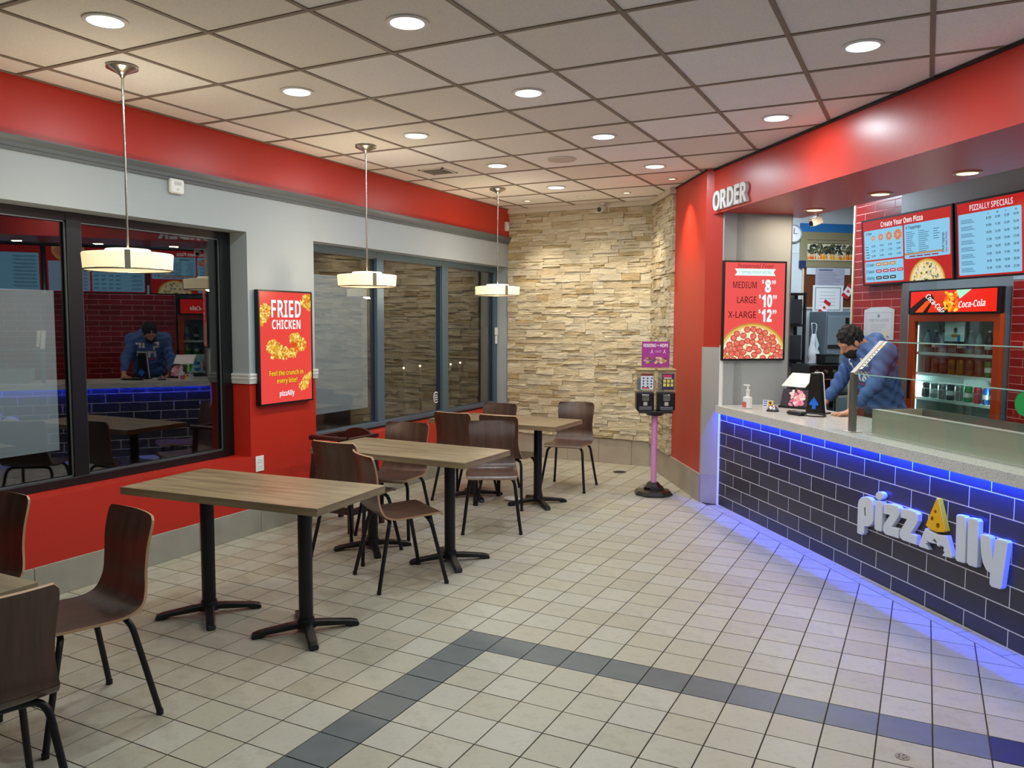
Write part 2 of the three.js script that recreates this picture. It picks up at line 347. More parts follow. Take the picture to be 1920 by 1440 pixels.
// ---- ceiling: lay-in panels in a dull metal grid
const CX0 = -4.9057, CA = 0.61, CZ0 = -2.8466, CB = 0.6308;
{
  const o = struct('ceiling', 'suspended ceiling of pale square panels in a dull metal grid', 'ceiling');
  mesh('slab', ubx(-4.9, 5.3, CEIL + 0.02, CEIL + 0.12, -11.9, 2.7), M.white, o);
  const geos = [0, 1, 2, 3].map((k) => uvm(new THREE.BoxGeometry(CA - 0.024, 0.014, CB - 0.024), 1, k * 0.37, k * 0.21));
  const mats = [0xffffff, 0xf7f4ee, 0xf2eee8].map((c) => std(c, 0.92, { map: T.ceil }));
  const bars = [];
  for (let i = -9; i <= 13; i++) { const z = CZ0 - i * CB; if (z > -11.2 && z < 2.6) bars.push(bx(WALL_X + 0.013, 4.3, CEIL - 0.004, CEIL + 0.012, z - 0.012, z + 0.012)); }
  for (let j = 0; j <= 15; j++) { const x = CX0 + j * CA; if (x > WALL_X && x < 4.3) bars.push(bx(x - 0.012, x + 0.012, CEIL - 0.0035, CEIL + 0.012, -11.2, 2.5)); }
  bars.push(bx(WALL_X + 0.012, WALL_X + 0.03, CEIL - 0.005, CEIL, -8.8, 2.5));
  mesh('grid', bars, M.ceilGrid, o);
  const rest = [];
  for (let i = -9; i <= 12; i++) for (let j = 0; j < 16; j++) {
    const x = CX0 + (j + 0.5) * CA, z = CZ0 - (i + 0.5) * CB, [u, v] = toUV(x, z);
    if (z < -11 || z > 2.4 || x > 5.0 || (z < -9.2 && v < -0.2)) continue;
    if (v > 0.6) { rest.push(geos[0].clone().translate(x, CEIL + 0.009, z)); continue; }
    const m = mesh('panel', geos[Math.floor(rnd() * 4)], mats[Math.floor(rnd() * 3)], o); m.position.set(x, CEIL + 0.009 + rr(-0.0012, 0.0006), z);
  }
  mesh('kitchen_panels', rest, mats[0], o).userData.kind = 'stuff';
}
// ---- floor: square tiles with recessed joints, a slate border and a strip along the counter
{
  const o = struct('floor', 'beige square tile floor with a slate border stripe', 'floor');
  mesh('slab', ubx(-4.9, 5.3, -0.3, -0.004, -11.9, 2.7), M.floorGrout, o);
  const FX = -2.097, FZ = -3.629, PA = 0.1982, PB = 0.2004, J = 0.006;
  const tones = [0xffffff, 0xfaf8f4, 0xfbf8f2, 0xf4f1ea].map((c) => std(c, 0.42, { map: T.tile }));
  const slate = std(0xffffff, 0.4, { map: T.slate }), ink = std(0x14161c, 0.4);
  const rounded = (w, d) => { const g = new THREE.BoxGeometry(w, 0.012, d); return g; };
  const geos = [0, 1, 2, 3, 4, 5].map((k) => uvm(rounded(PA - J, PB - J).translate(0, -0.006, 0), 1, k * 0.83 + 0.1, k * 0.47));
  camera.updateMatrixWorld(); camera.updateProjectionMatrix();
  const list = [], v3 = new THREE.Vector3();
  for (let i = -32; i < 28; i++) for (let j = -13; j < 26; j++) {
    const x0 = FX + j * PA, x1 = x0 + PA, z1 = FZ - i * PB, z0 = z1 - PB;
    if (x1 < WALL_X + 0.005 || z0 < STONE_Z || z1 > 2.5) continue;
    const cs = [[x0, z0], [x1, z0], [x1, z1], [x0, z1]], vs = cs.map(([x, z]) => toUV(x, z)[1]), us = cs.map(([x, z]) => toUV(x, z)[0]);
    if (Math.min(...vs) > -0.12 && Math.min(...us) > -0.05) continue;
    if (Math.min(...vs) > 0.1) continue;
    const cut = Math.max(...vs) > -0.108 && Math.max(...us) > -0.05;
    let s = []; for (const [x, z] of cs) { v3.set(x, 0, z).project(camera); s.push([v3.x, v3.y, v3.z]); }
    const seen = s.every((q) => q[2] < 1 && q[2] > -1) && s.some((q) => Math.abs(q[0]) < 1 && Math.abs(q[1]) < 1);
    let ar = 0; for (let k = 0; k < 4; k++) { const a = s[k], b = s[(k + 1) % 4]; ar += a[0] * b[1] - b[0] * a[1]; }
    const dark = (i === -1 && j >= 0) || (j === 0 && i <= -1);
    list.push({ x: (x0 + x1) / 2, z: (z0 + z1) / 2, cs, cut, ar: seen ? Math.abs(ar) : 0, mat: i === -1 && j >= 12 ? ink : dark ? slate : tones[Math.floor(Math.pow(rnd(), 1.4) * 4)], g: Math.floor(rnd() * 6) });
  }
  list.sort((a, b) => b.ar - a.ar);
  const clip = (cs) => {                        // keep what lies in front of the counter strip
    const out = [], side = ([x, z]) => toUV(x, z)[1] + 0.108;
    cs.forEach((a, k) => { const b = cs[(k + 1) % 4], da = side(a), db = side(b); if (da < 0) out.push(a); if (da * db < 0) { const t = da / (da - db); out.push([a[0] + (b[0] - a[0]) * t, a[1] + (b[1] - a[1]) * t]); } });
    return out;
  };
  const rest = new Map();
  list.forEach((q, i) => {
    let g = geos[q.g], placed = false;
    if (q.cut) { const sh = q.cs.map(([x, z]) => [q.x + (x - q.x) * (1 - J / PA), q.z + (z - q.z) * (1 - J / PB)]), c = clip(sh); if (c.length < 3) return; g = prism(c, -0.012, 0); placed = true; }
    if (i < 300) { const m = mesh('tile', g, q.mat, o); if (!placed) m.position.set(q.x, rr(-0.0004, 0.0002), q.z); }
    else { if (!rest.has(q.mat)) rest.set(q.mat, []); rest.get(q.mat).push(placed ? g : g.clone().translate(q.x, rr(-0.0004, 0.0002), q.z)); }
  });
  for (const [m, gs] of rest) mesh('far_tiles', gs, m, o).userData.kind = 'stuff';
  for (let u = 0; u < 5.2; u += 0.305) mesh('border_tile', prism([KP(u + 0.002, -0.103), KP(u + 0.303, -0.103), KP(u + 0.303, 0), KP(u + 0.002, 0)], -0.01, 0.0005), M.borderTile = M.borderTile || std(0xf2efe9, 0.45, { map: T.tile }), o);
}
// ---- red soffit over the counter
{
  const o = struct('soffit', 'glossy red soffit over the order counter', 'soffit', K(0, 0, 0), KROT);
  mesh('soffit_box', ubx(-0.16, 5.2, 2.6, CEIL + 0.02, -0.84, 0.06), M.red, o);
  mesh('ceiling_gap', ubx(-0.16, 5.2, CEIL - 0.022, CEIL - 0.002, 0.06, 0.068), M.black, o);
  mesh('bottom_edge', ubx(-0.16, 5.2, 2.598, 2.606, 0.0595, 0.063), M.red, o);
}
// ---- glazed red tile: a partition beside the passage and the rear wall with the cooler standing before it
const BW = 1.85, RW = 2.72;
{
  const tiles = [0x8c1514, 0x961a18, 0x821212].map((c) => new THREE.MeshPhysicalMaterial({ color: c, roughness: 0.3 }));
  const CH = 0.0782, full = new RoundedBoxGeometry(0.294, CH - 0.006, 0.01, 1, 0.0015), bits = {}, pink = std(0xcf8f88, 0.85), back = std(0xb9a49a, 0.9);
  const lay = (o, s, e, y0, rowsN) => {
    for (let r = 0; r < rowsN; r++) for (let k = -1; k < 20; k++) {
      const a = Math.max(s, s + k * 0.3 + (r % 2) * 0.15), b = Math.min(e, s + k * 0.3 + (r % 2) * 0.15 + 0.3), w = b - a - 0.006; if (w < 0.012) continue;
      const g = Math.abs(w - 0.294) < 0.001 ? full : (bits[w.toFixed(3)] = bits[w.toFixed(3)] || new RoundedBoxGeometry(w, CH - 0.006, 0.01, 1, 0.0015));
      const t = mesh('brick', g, tiles[Math.floor(rnd() * 3)], o); t.position.set((a + b) / 2, y0 + (r + 0.5) * CH, 0.004);
    }
  };
  const p = struct('wall_partition', 'glazed red tile partition beside the kitchen passage, behind the clerk', 'wall', K(0, 0, BW), KROT);
  mesh('backing', bx(-0.82, -0.075, 0, CEIL + 0.02, -0.055, 0), back, p); mesh('grout', bx(-0.82, -0.075, 0.7, 2.99, 0, 0.0078), pink, p);
  mesh('end_post', bx(-0.845, -0.82, 0, CEIL, -0.06, 0.02), std(0xd9d6b4, 0.5), p); mesh('steel_edge', bx(-0.078, -0.06, 0, 2.2, -0.056, 0.014), M.steelDull, p);
  lay(p, -0.82, -0.078, 0.7, 29);
  mesh('grey_header', ubx(-0.1, 5.2, 2.14, CEIL, -0.05, 0.03), M.grey, p);
  const o = struct('wall_tiled', 'glazed red tile rear wall beside the drinks cooler', 'wall', K(0, 0, RW), KROT);
  mesh('backing', bx(0.29, 5.2, 0, CEIL + 0.02, -0.12, 0), back, o); mesh('grout', bx(0.29, 5.2, 0.7, 2.04, 0, 0.0078), pink, o); mesh('lower_face', ubx(0.29, 5.2, 0, 0.698, 0, 0.012), tiles[0], o); mesh('upper_face', ubx(0.29, 5.2, 2.04, CEIL, 0, 0.012), M.grey, o);
  lay(o, 0.29, 5.19, 0.7, 17);
}
// ---- dark car park outside
{
  const o = struct('ground_outside', 'dark asphalt outside the windows', 'ground');
  mesh('asphalt', ubx(-40, -4.88, -0.2, -0.12, -40, 20), std(0xffffff, 0.95, { map: T.asphalt }), o);
  const heads = [[-9.15, -13.2, 0.8], [-9.1, -13.7, 0.82], [-8.9, -14.56, 0.82], [-8.87, -14.9, 0.84]];
  for (const [x, z, h] of heads) {
    const l = thing('bollard_light', 'distant low bollard light outside the dark window', 'bollard light', [x, -0.12, z], 0, 'bollard lights beyond the window');
    mesh('pole', cyl(0.03, 0.02, h, 0, 0, 0, 8), M.black, l);
    mesh('lamp_head', new THREE.SphereGeometry(0.022, 10, 8).translate(0, h + 0.05, 0), std(0x111111, 0.5, { emissive: 0xfff2dd, emissiveIntensity: 1.6 }), l);
    const pl = new THREE.PointLight(0xfff2dd, 0.4, 0, 2); pl.position.set(0, h + 0.05, 0); pl.castShadow = true; l.add(pl);
  }
}
// ================================================================ CHAIRS
function shellPatch(prof, width, curve, nT, thick, part) {
  // prof: list of [z, y] along the shell; width(i), curve(i) across; returns {face, rim}
  const n = prof.length, P = [], Nn = [];
  const at = (i, t) => { const w = width(i), x = w * t; return [x, prof[i][1] + curve(i)[1] * t * t, prof[i][0] + curve(i)[0] * t * t]; };
  const nrm = (i) => { const a = prof[Math.max(0, i - 1)], b = prof[Math.min(n - 1, i + 1)], dz = b[0] - a[0], dy = b[1] - a[1], l = Math.hypot(dz, dy); return [0, dz / l * -1, dy / l]; };
  const top = [], bot = [];
  for (let i = 0; i < n; i++) { const q = nrm(i); for (let k = 0; k <= nT; k++) { const t = -1 + 2 * k / nT, p = at(i, t); top.push(p); bot.push([p[0], p[1] - q[1] * -thick * -1, p[2] - q[2] * thick]); bot[bot.length - 1][1] = p[1] - q[1] * thick; } }
  const pos = [], idx = (i, k) => i * (nT + 1) + k, tri = (a, b, c) => pos.push(...a, ...b, ...c);
  for (let i = 0; i + 1 < n; i++) for (let k = 0; k < nT; k++) {
    const a = idx(i, k), b = idx(i, k + 1), c = idx(i + 1, k + 1), d = idx(i + 1, k);
    tri(top[a], top[b], top[c]); tri(top[a], top[c], top[d]); tri(bot[a], bot[c], bot[b]); tri(bot[a], bot[d], bot[c]);
  }
  const rim = [], rt = (a, b, c) => rim.push(...a, ...b, ...c), quad = (a, b) => { rt(top[a], bot[a], bot[b]); rt(top[a], bot[b], top[b]); };
  for (let i = 0; i + 1 < n; i++) { quad(idx(i + 1, 0), idx(i, 0)); quad(idx(i, nT), idx(i + 1, nT)); }
  if (part.start) for (let k = 0; k < nT; k++) quad(idx(0, k), idx(0, k + 1));
  if (part.end) for (let k = 0; k < nT; k++) quad(idx(n - 1, k + 1), idx(n - 1, k));
  const mk = (p) => { const g = new THREE.BufferGeometry(); g.setAttribute('position', new THREE.Float32BufferAttribute(p, 3)); return g; };
  const f = uvm(mk(pos)); 
  // smooth normals: weld by position and side
  smooth(f, 0.6); const r = uvm(mk(rim)); r.computeVertexNormals();
  return { face: f, rim: r };
}
function smooth(g, cosLimit = 0.5) {
  g.computeVertexNormals(); const p = g.attributes.position, nn = g.attributes.normal, map = new Map();
  const key = (i) => `${Math.round(p.getX(i) * 1e4)},${Math.round(p.getY(i) * 1e4)},${Math.round(p.getZ(i) * 1e4)}`;
  for (let i = 0; i < p.count; i++) { const k = key(i); if (!map.has(k)) map.set(k, []); map.get(k).push(i); }
  const src = nn.array.slice();
  for (const l of map.values()) for (const i of l) {
    let x = 0, y = 0, z = 0; const a = src[3 * i], b = src[3 * i + 1], c = src[3 * i + 2];
    for (const j of l) { const d = a * src[3 * j] + b * src[3 * j + 1] + c * src[3 * j + 2]; if (d > cosLimit) { x += src[3 * j]; y += src[3 * j + 1]; z += src[3 * j + 2]; } }
    const L = Math.hypot(x, y, z) || 1; nn.setXYZ(i, x / L, y / L, z / L);
  }
}
const chairParts = (() => {
  // seat profile from front lip to the bend, then the back up to its top edge
  const seat = [], back = [];
  const P = new THREE.CatmullRomCurve3([[0.225, 0.435], [0.2, 0.452], [0.1, 0.45], [-0.02, 0.443], [-0.11, 0.442], [-0.165, 0.462], [-0.195, 0.52], [-0.208, 0.6], [-0.226, 0.71], [-0.262, 0.83]].map(([z, y]) => new THREE.Vector3(0, y, z)));
  const pts = P.getSpacedPoints(44).map((p) => [p.z, p.y]);
  const cut = pts.findIndex((p) => p[1] > 0.475 && p[0] < -0.1);
  const S = pts.slice(0, cut + 1), B = pts.slice(cut);
  const ws = (i) => { const s = i / (S.length - 1); const e = Math.min(1, i / 2.2); return (0.195 + 0.01 * Math.sin(s * 3)) * (1 - 0.07 * (1 - e) * (1 - e)); };
  const wb = (i) => { const s = i / (B.length - 1), e = Math.min(1, (B.length - 1 - i) / 1.6); return (0.197 - 0.025 * Math.sin(Math.PI * Math.min(1, s * 1.15)) * (1 - s) - 0.008 * s) * (1 - 0.09 * (1 - e) * (1 - e)); };
  const a = shellPatch(S, ws, (i) => [0, 0.006 * i / S.length], 8, 0.012, { start: true });
  const b = shellPatch(B, wb, (i) => { const s = i / (B.length - 1); return [0.026 * s, 0.006 * (1 - s)]; }, 8, 0.012, { end: true });
  const leg = (sx, sz) => tube([[sx * 0.225, 0.0, sz * 0.225], [sx * 0.207, 0.14, sz * 0.195], [sx * 0.188, 0.3, sz * 0.16], [sx * 0.176, 0.385, sz * 0.14], [sx * 0.15, 0.418, sz * 0.125], [sx * 0.1, 0.426, sz * 0.12], [0, 0.426, sz * 0.12]], 0.0125, 40, 10);
  const legs = [[-1, 1], [1, 1], [-1, -1], [1, -1]].map(([x, z]) => leg(x, z));
  const brace = merge([rod([-0.11, 0.428, -0.13], [-0.11, 0.428, 0.13], 0.009), rod([0.11, 0.428, -0.13], [0.11, 0.428, 0.13], 0.009)]);
  const feet = [[-1, 1], [1, 1], [-1, -1], [1, -1]].map(([x, z]) => cyl(0.0145, 0.0145, 0.02, x * 0.2235, 0, z * 0.2225, 10));
  return { a, b, legs, brace, feet };
})();
function chair(x, z, turn, label) {
  const o = thing('dining_chair', label, 'chair', [x, 0, z], turn, 'bent plywood dining chairs');
  const { a, b, legs, brace, feet } = chairParts;
  const s = mesh('seat', a.face, M.walnut, o); mesh('plywood_edge', a.rim, M.ply, s);
  const k = mesh('backrest', b.face, M.walnut, o); mesh('plywood_edge', b.rim, M.ply, k);
  legs.forEach((g, i) => { const l = mesh('leg', g, M.blackMetal, o); mesh('glide', feet[i], M.black, l); });
  mesh('brace', brace, M.blackMetal, o);
  return o;
}
// ================================================================ TABLES
const tableParts = (() => {
  const L = 0.635, D = 0.305;
  const top = ubx(-L, L, 0.7495, 0.7505, -D, D), slab = ubx(-L, L, 0.711, 0.7495, -D, D, 0.004);
  const pedestal = (x) => cyl(0.037, 0.037, 0.66, x, 0.055, 0, 24);
  const plate = (x) => bx(x - 0.16, x + 0.16, 0.7, 0.711, -0.2, 0.2, 0.004);
  const foot = (x) => {
    const gs = [cyl(0.055, 0.042, 0.05, x, 0.028, 0, 20)];
    for (let k = 0; k < 4; k++) {
      const a = Math.PI / 4 + k * Math.PI / 2, s = [[0, 0.062], [0.09, 0.056], [0.24, 0.036], [0.272, 0.026], [0.28, 0.008], [0.27, 0.0], [0.235, 0.0], [0.2, 0.014], [0, 0.03]];
      gs.push(new THREE.ExtrudeGeometry(shapeOf(s), { depth: 0.034, bevelEnabled: true, bevelSize: 0.006, bevelThickness: 0.007, bevelOffset: -0.006, bevelSegments: 2 }).translate(0, 0, -0.017).rotateY(a).translate(x, 0, 0));
    }
    return merge(gs);
  };
  return { top, slab, pedestals: [pedestal(-0.33), pedestal(0.33)], plates: [plate(-0.33), plate(0.33)], feet: [foot(-0.33), foot(0.33)] };
})();
function table(x, z, turn, label) {
  const o = thing('dining_table', label, 'table', [x, 0, z], turn, 'wood topped dining tables');
  const t = tableParts;
  const s = mesh('tabletop', t.slab, M.tableEdge, o); mesh('laminate', t.top, M.tabletop, s);
  t.pedestals.forEach((g, i) => { const p = mesh('pedestal', g, M.blackMetal, o); mesh('top_plate', t.plates[i], M.blackMetal, p); mesh('cross_foot', t.feet[i], M.blackMetal, p); });
  return o;
}
table(-3.28, -1.35, 0, 'wood topped table beside the chair turned towards the window wall');
table(-3.19, -3.19, 0.075, 'empty wood topped table under the black framed window, in front of the outlet');
table(-3.18, -4.655, -0.02, 'wood topped table with four chairs below the second pendant lamp');
table(-3.40, -6.52, 0.0, 'wood topped table closest to the stone wall');
chair(-3.81, -2.0, 0.1, 'dark plywood chair facing the first table, against the window wall');
chair(-3.05, -2.06, -0.2, 'dark plywood chair facing the first table, on its aisle half, backed to the empty table');
chair(-2.64, -1.42, -1.83, 'dark plywood chair at the aisle end of the first table, its back to the counter');
chair(-3.53, -4.5, Math.PI, 'dark plywood chair between the two middle tables, next to the wooden high chair');
chair(-2.93, -4.17, 2.56, 'dark plywood chair turned askew between the two middle tables, aisle side');
chair(-3.65, -5.13, 0.16, 'dark plywood chair beyond the second pendant, window half, facing the entrance');
chair(-3.03, -5.58, 0.5, 'dark plywood chair turned askew with its shiny seat facing the aisle, between two occupied tables');
chair(-3.76, -6.41, Math.PI, 'dark plywood chair facing the table closest to the stone wall, window half');
chair(-3.3, -6.42, Math.PI + 0.02, 'dark plywood chair hidden behind the askew chair, facing the table closest to the stone wall');
chair(-3.76, -6.86, 0.0, 'dark plywood chair across the table closest to the stone wall, near the window');
chair(-3.11, -7.33, 0.1, 'dark plywood chair standing clear in front of the stone wall on the aisle side');

// ================================================================ WOODEN HIGH CHAIR
{
  const o = thing('high_chair', 'dark red wooden high chair against the wall between two tables', 'high chair', [-4.11, 0, -5.1], 0.0);
  for (const [x, z] of [[-1, -1], [1, -1], [-1, 1], [1, 1]]) mesh('leg', bar([x * 0.21, 0, z * 0.2], [x * 0.165, 0.73, z * 0.15], 0.034, 0.034, [0, 0, 1]), M.darkWood, o);
  mesh('seat', bx(-0.19, 0.19, 0.49, 0.51, -0.18, 0.18, 0.005), M.darkWood, o);
  for (const s of [-1, 1]) { mesh('stretcher', bar([s * 0.2, 0.16, -0.19], [s * 0.2, 0.16, 0.19], 0.02, 0.05), M.darkWood, o); mesh('arm_rail', bar([s * 0.175, 0.72, -0.19], [s * 0.175, 0.72, 0.2], 0.04, 0.028), M.darkWood, o); }
  mesh('front_stretcher', bar([-0.2, 0.17, 0.19], [0.2, 0.17, 0.19], 0.02, 0.055), M.darkWood, o);
  mesh('tray_bar', tube([[-0.18, 0.73, 0.19], [0, 0.735, 0.225], [0.18, 0.73, 0.19]], 0.018, 16, 8), M.darkWood, o);
  const bk = []; for (let k = 0; k <= 16; k++) { const a = Math.PI * k / 16; bk.push([Math.cos(a) * 0.2, 0.62 + Math.sin(a) * 0.155]); }
  mesh('back_panel', extr(bk, 0.022, 0.004).rotateX(-0.08).translate(0, 0, -0.13), M.darkWood, o);
}
// ================================================================ PENDANT LAMPS
M.shade = std(0xefe6cc, 0.6, { emissive: 0xffe9b0, emissiveIntensity: 0.82 });
M.shadeTop = std(0xf4f0e2, 0.6, { emissive: 0xfff0d0, emissiveIntensity: 0.8 });
function pendant(x, z, label) {
  const o = thing('pendant_lamp', label, 'pendant lamp', [x, 0, z], 0, 'drum pendant lamps along the window wall');
  mesh('canopy', lathe([[0.0, CEIL - 0.062], [0.011, CEIL - 0.06], [0.014, CEIL - 0.05], [0.036, CEIL - 0.036], [0.08, CEIL - 0.016], [0.082, CEIL - 0.002], [0, CEIL - 0.002]].map(([r, y]) => [r, y])), M.nickel, o);
  mesh('rod', cyl(0.006, 0.006, CEIL - 0.055 - 2.02, 0, 2.02, 0, 12), M.nickel, o);
  const R = 0.23, y0 = 1.905, y1 = 2.0;
  const sh = mesh('drum_shade', lathe([[0.0, y0 + 0.008], [R - 0.012, y0 + 0.008], [R - 0.006, y0 + 0.012], [R, y1 - 0.004], [R - 0.004, y1], [R - 0.03, y1 + 0.003], [0.02, y1 + 0.004]], 48), M.shade, o);
  mesh('top_disc', lathe([[0, y1 + 0.004], [0.115, y1 + 0.004], [0.115, y1 + 0.02], [0.11, y1 + 0.024], [0, y1 + 0.024]], 36), M.shadeTop, o);
  mesh('bottom_ring', new THREE.TorusGeometry(R - 0.006, 0.0045, 8, 48).rotateX(Math.PI / 2).translate(0, y0 + 0.006, 0), M.nickel, o);
  for (let k = 0; k < 3; k++) { const a = k * Math.PI * 2 / 3 + 0.9; mesh('strap', bx(-0.014, 0.014, y0, y1 + 0.006, R - 0.004, R + 0.004, 0.002).rotateY(a), M.nickelDark = M.nickelDark || std(0x8a8270, 0.45, { metalness: 0.4 }), o); }
  const l = new THREE.PointLight(0xffe8c4, PENDANT, 0, 2); l.position.set(0, (y0 + y1) / 2, 0); l.castShadow = true; l.shadow.radius = 3; o.add(l);
  const up = new THREE.RectAreaLight(0xffeccc, PENDANT_UP, 0.2, 0.2); up.position.set(0, y1 + 0.028, 0); up.rotation.x = Math.PI / 2; o.add(up);
}
pendant(-3.893, -3.006, 'drum pendant lamp before the black framed window, above the empty table');
pendant(-3.926, -5.17, 'drum pendant lamp beside the fried chicken poster window');
pendant(-3.948, -7.385, 'drum pendant lamp closest to the stone wall');

// ================================================================ CEILING FITTINGS
M.ledWhite = std(0xffffff, 0.5, { emissive: 0xf2fbff, emissiveIntensity: 2.2 });
function ceilingLight(x, z) {
  const o = thing('ceiling_light', 'round white recessed LED downlight glowing in a ceiling panel', 'ceiling light', [x, CEIL, z], 0, 'recessed LED downlights');
  mesh('trim_ring', lathe([[0.078, 0.001], [0.098, 0.001], [0.098, -0.004], [0.088, -0.009], [0.078, -0.006]], 36), M.white, o);
  mesh('led_lens', cyl(0.078, 0.078, 0.006, 0, -0.006, 0, 36), M.ledWhite, o);
  const l = new THREE.RectAreaLight(COOL, DOWNLIGHT, 0.13, 0.13); l.position.set(0, -0.0105, 0); l.rotation.x = -Math.PI / 2; o.add(l);
}
const TC = (j) => CX0 + (j + 0.5) * CA, TR = (i) => CZ0 - (i + 0.5) * CB;
for (const [j, i] of [[2, -1], [2, 1], [2, 3], [2, 5], [2, 7], [4, 0], [4, 2], [4, 4], [4, 6], [6, 4], [7, 2], [8, 0], [4, -4], [6, -4], [8, -2]]) ceilingLight(TC(j), TR(i));
function spotLight(x, z, tx, ty, tz, power, label, lit) {
  const o = thing('spot_light', label, 'spot light', [x, CEIL, z], 0, 'small wall washing spots');
  mesh('trim_ring', lathe([[0.03, 0.001], [0.05, 0.001], [0.05, -0.004], [0.044, -0.006], [0.03, -0.003]], 28), M.white, o);
  mesh('lamp_face', cyl(0.03, 0.03, 0.003, 0, -0.002, 0, 24), std(0xffffff, 0.5, { emissive: 0xffe2b4, emissiveIntensity: lit ? 2.2 : 0.35 }), o);
  if (power > 0) {
    const l = new THREE.SpotLight(0xffecd2, power, 0, 0.62, 0.9, 2); l.position.set(0, -0.012, 0); l.castShadow = true; l.shadow.radius = 1.2; o.add(l);
    l.target.position.set(tx - x, ty - CEIL, tz - z); o.add(l.target);
  }
}
spotLight(-4.05, -8.28, -4.0, 1.2, -8.85, WALL_SPOT, 'small warm spot light above the window corner of the stone wall', true);
spotLight(-3.39, -8.26, -3.39, 1.3, -8.85, WALL_SPOT * 0.7, 'small dim spot light above the middle of the stone wall', false);
spotLight(-2.86, -8.22, -2.75, 1.3, -8.75, WALL_SPOT, 'small warm spot light above the angled stone', true);
spotLight(-2.2, -7.62, -2.06, 1.2, -7.74, WALL_SPOT * 1.3, 'small warm spot light close to the red pillar', true);
{
  const o = thing('ceiling_speaker', 'flush round ceiling speaker behind a pale grille', 'speaker', [TC(3), CEIL, TR(5)]);
  mesh('grille', cyl(0.115, 0.115, 0.008, 0, -0.008, 0, 40), std(0xc9c2b4, 0.9), o);
  mesh('rim', new THREE.TorusGeometry(0.118, 0.005, 6, 40).rotateX(Math.PI / 2).translate(0, -0.003, 0), M.white, o);
}
{
  const o = thing('air_vent', 'small square ceiling vent with dark slots near the window', 'vent', [TC(1), CEIL, TR(5)]);
  mesh('frame', [bx(-0.13, 0.13, -0.008, 0, -0.13, -0.11), bx(-0.13, 0.13, -0.008, 0, 0.11, 0.13), bx(-0.13, -0.11, -0.008, 0, -0.13, 0.13), bx(0.11, 0.13, -0.008, 0, -0.13, 0.13)], M.cream, o);
  mesh('backing', bx(-0.11, 0.11, -0.002, 0, -0.11, 0.11), M.black, o);
  for (let k = 0; k < 6; k++) mesh('slat', bx(-0.11, 0.11, -0.001, 0.001, -0.012, 0.012).rotateX(0.6).translate(0, -0.006, -0.085 + k * 0.034), M.cream, o);
}
{
  const o = thing('security_camera', 'small bullet security camera above the stone wall', 'camera', [-3.33, CEIL, -8.77]);
  mesh('mount', [cyl(0.035, 0.035, 0.02, 0, -0.02, 0, 20), rod([0, -0.02, 0], [0, -0.055, 0.02], 0.012)], M.white, o);
  const b = mesh('body', new THREE.CylinderGeometry(0.032, 0.032, 0.13, 24).rotateX(Math.PI / 2 + 0.25).translate(0, -0.075, 0.05), M.white, o);
  mesh('lens', new THREE.CylinderGeometry(0.026, 0.026, 0.012, 24).rotateX(Math.PI / 2 + 0.25).translate(0, -0.091, 0.115), M.black, b);
}
{
  const o = thing('smoke_detector', 'white wall mounted smoke detector above the black framed window', 'detector', [WALL_X, 2.543, -3.905]);
  mesh('body', new RoundedBoxGeometry(0.035, 0.1, 0.115, 3, 0.016).translate(0.0175, 0, 0), M.white, o);
  mesh('display', bx(0.0345, 0.036, 0.005, 0.03, -0.03, 0.03), std(0xb4b8ba, 0.3), o);
  mesh('button', cyl(0.01, 0.01, 0.004, 0, 0, 0, 14).rotateZ(-Math.PI / 2).translate(0.034, -0.022, 0), std(0xcfd2d3, 0.4), o);
}
{
  const o = thing('motion_sensor', 'white motion sensor in the red band corner beside the stone', 'sensor', [WALL_X + 0.012, 2.784, -8.72]);
  mesh('body', new RoundedBoxGeometry(0.045, 0.11, 0.06, 2, 0.012).translate(0.022, 0, 0), M.cream, o);
  mesh('window', bx(0.043, 0.047, -0.03, 0.005, -0.018, 0.018), M.white, o);
}
function outlet(y, z, h, w, label) {
  const o = thing('wall_outlet', label, 'outlet', [WALL_X, y, z]);
  mesh('plate', bx(0, 0.007, -h / 2, h / 2, -w / 2, w / 2, 0.003), M.white, o);
  for (const s of [-1, 1]) { const f = mesh('socket', bx(0.006, 0.009, s * h * 0.2 - h * 0.13, s * h * 0.2 + h * 0.13, -w * 0.22, w * 0.22, 0.001), M.white, o); mesh('slots', [bx(0.0085, 0.0095, s * h * 0.2 - 0.002, s * h * 0.2 + 0.008, -0.008, -0.006), bx(0.0085, 0.0095, s * h * 0.2 - 0.002, s * h * 0.2 + 0.008, 0.006, 0.008)], M.black, f); }
}
outlet(0.535, -4.635, 0.12, 0.085, 'white wall outlet on the red wall below the fried chicken poster');
outlet(0.55, -7.29, 0.05, 0.085, 'pale wall outlet below the blue grey window, half hidden by a chair');
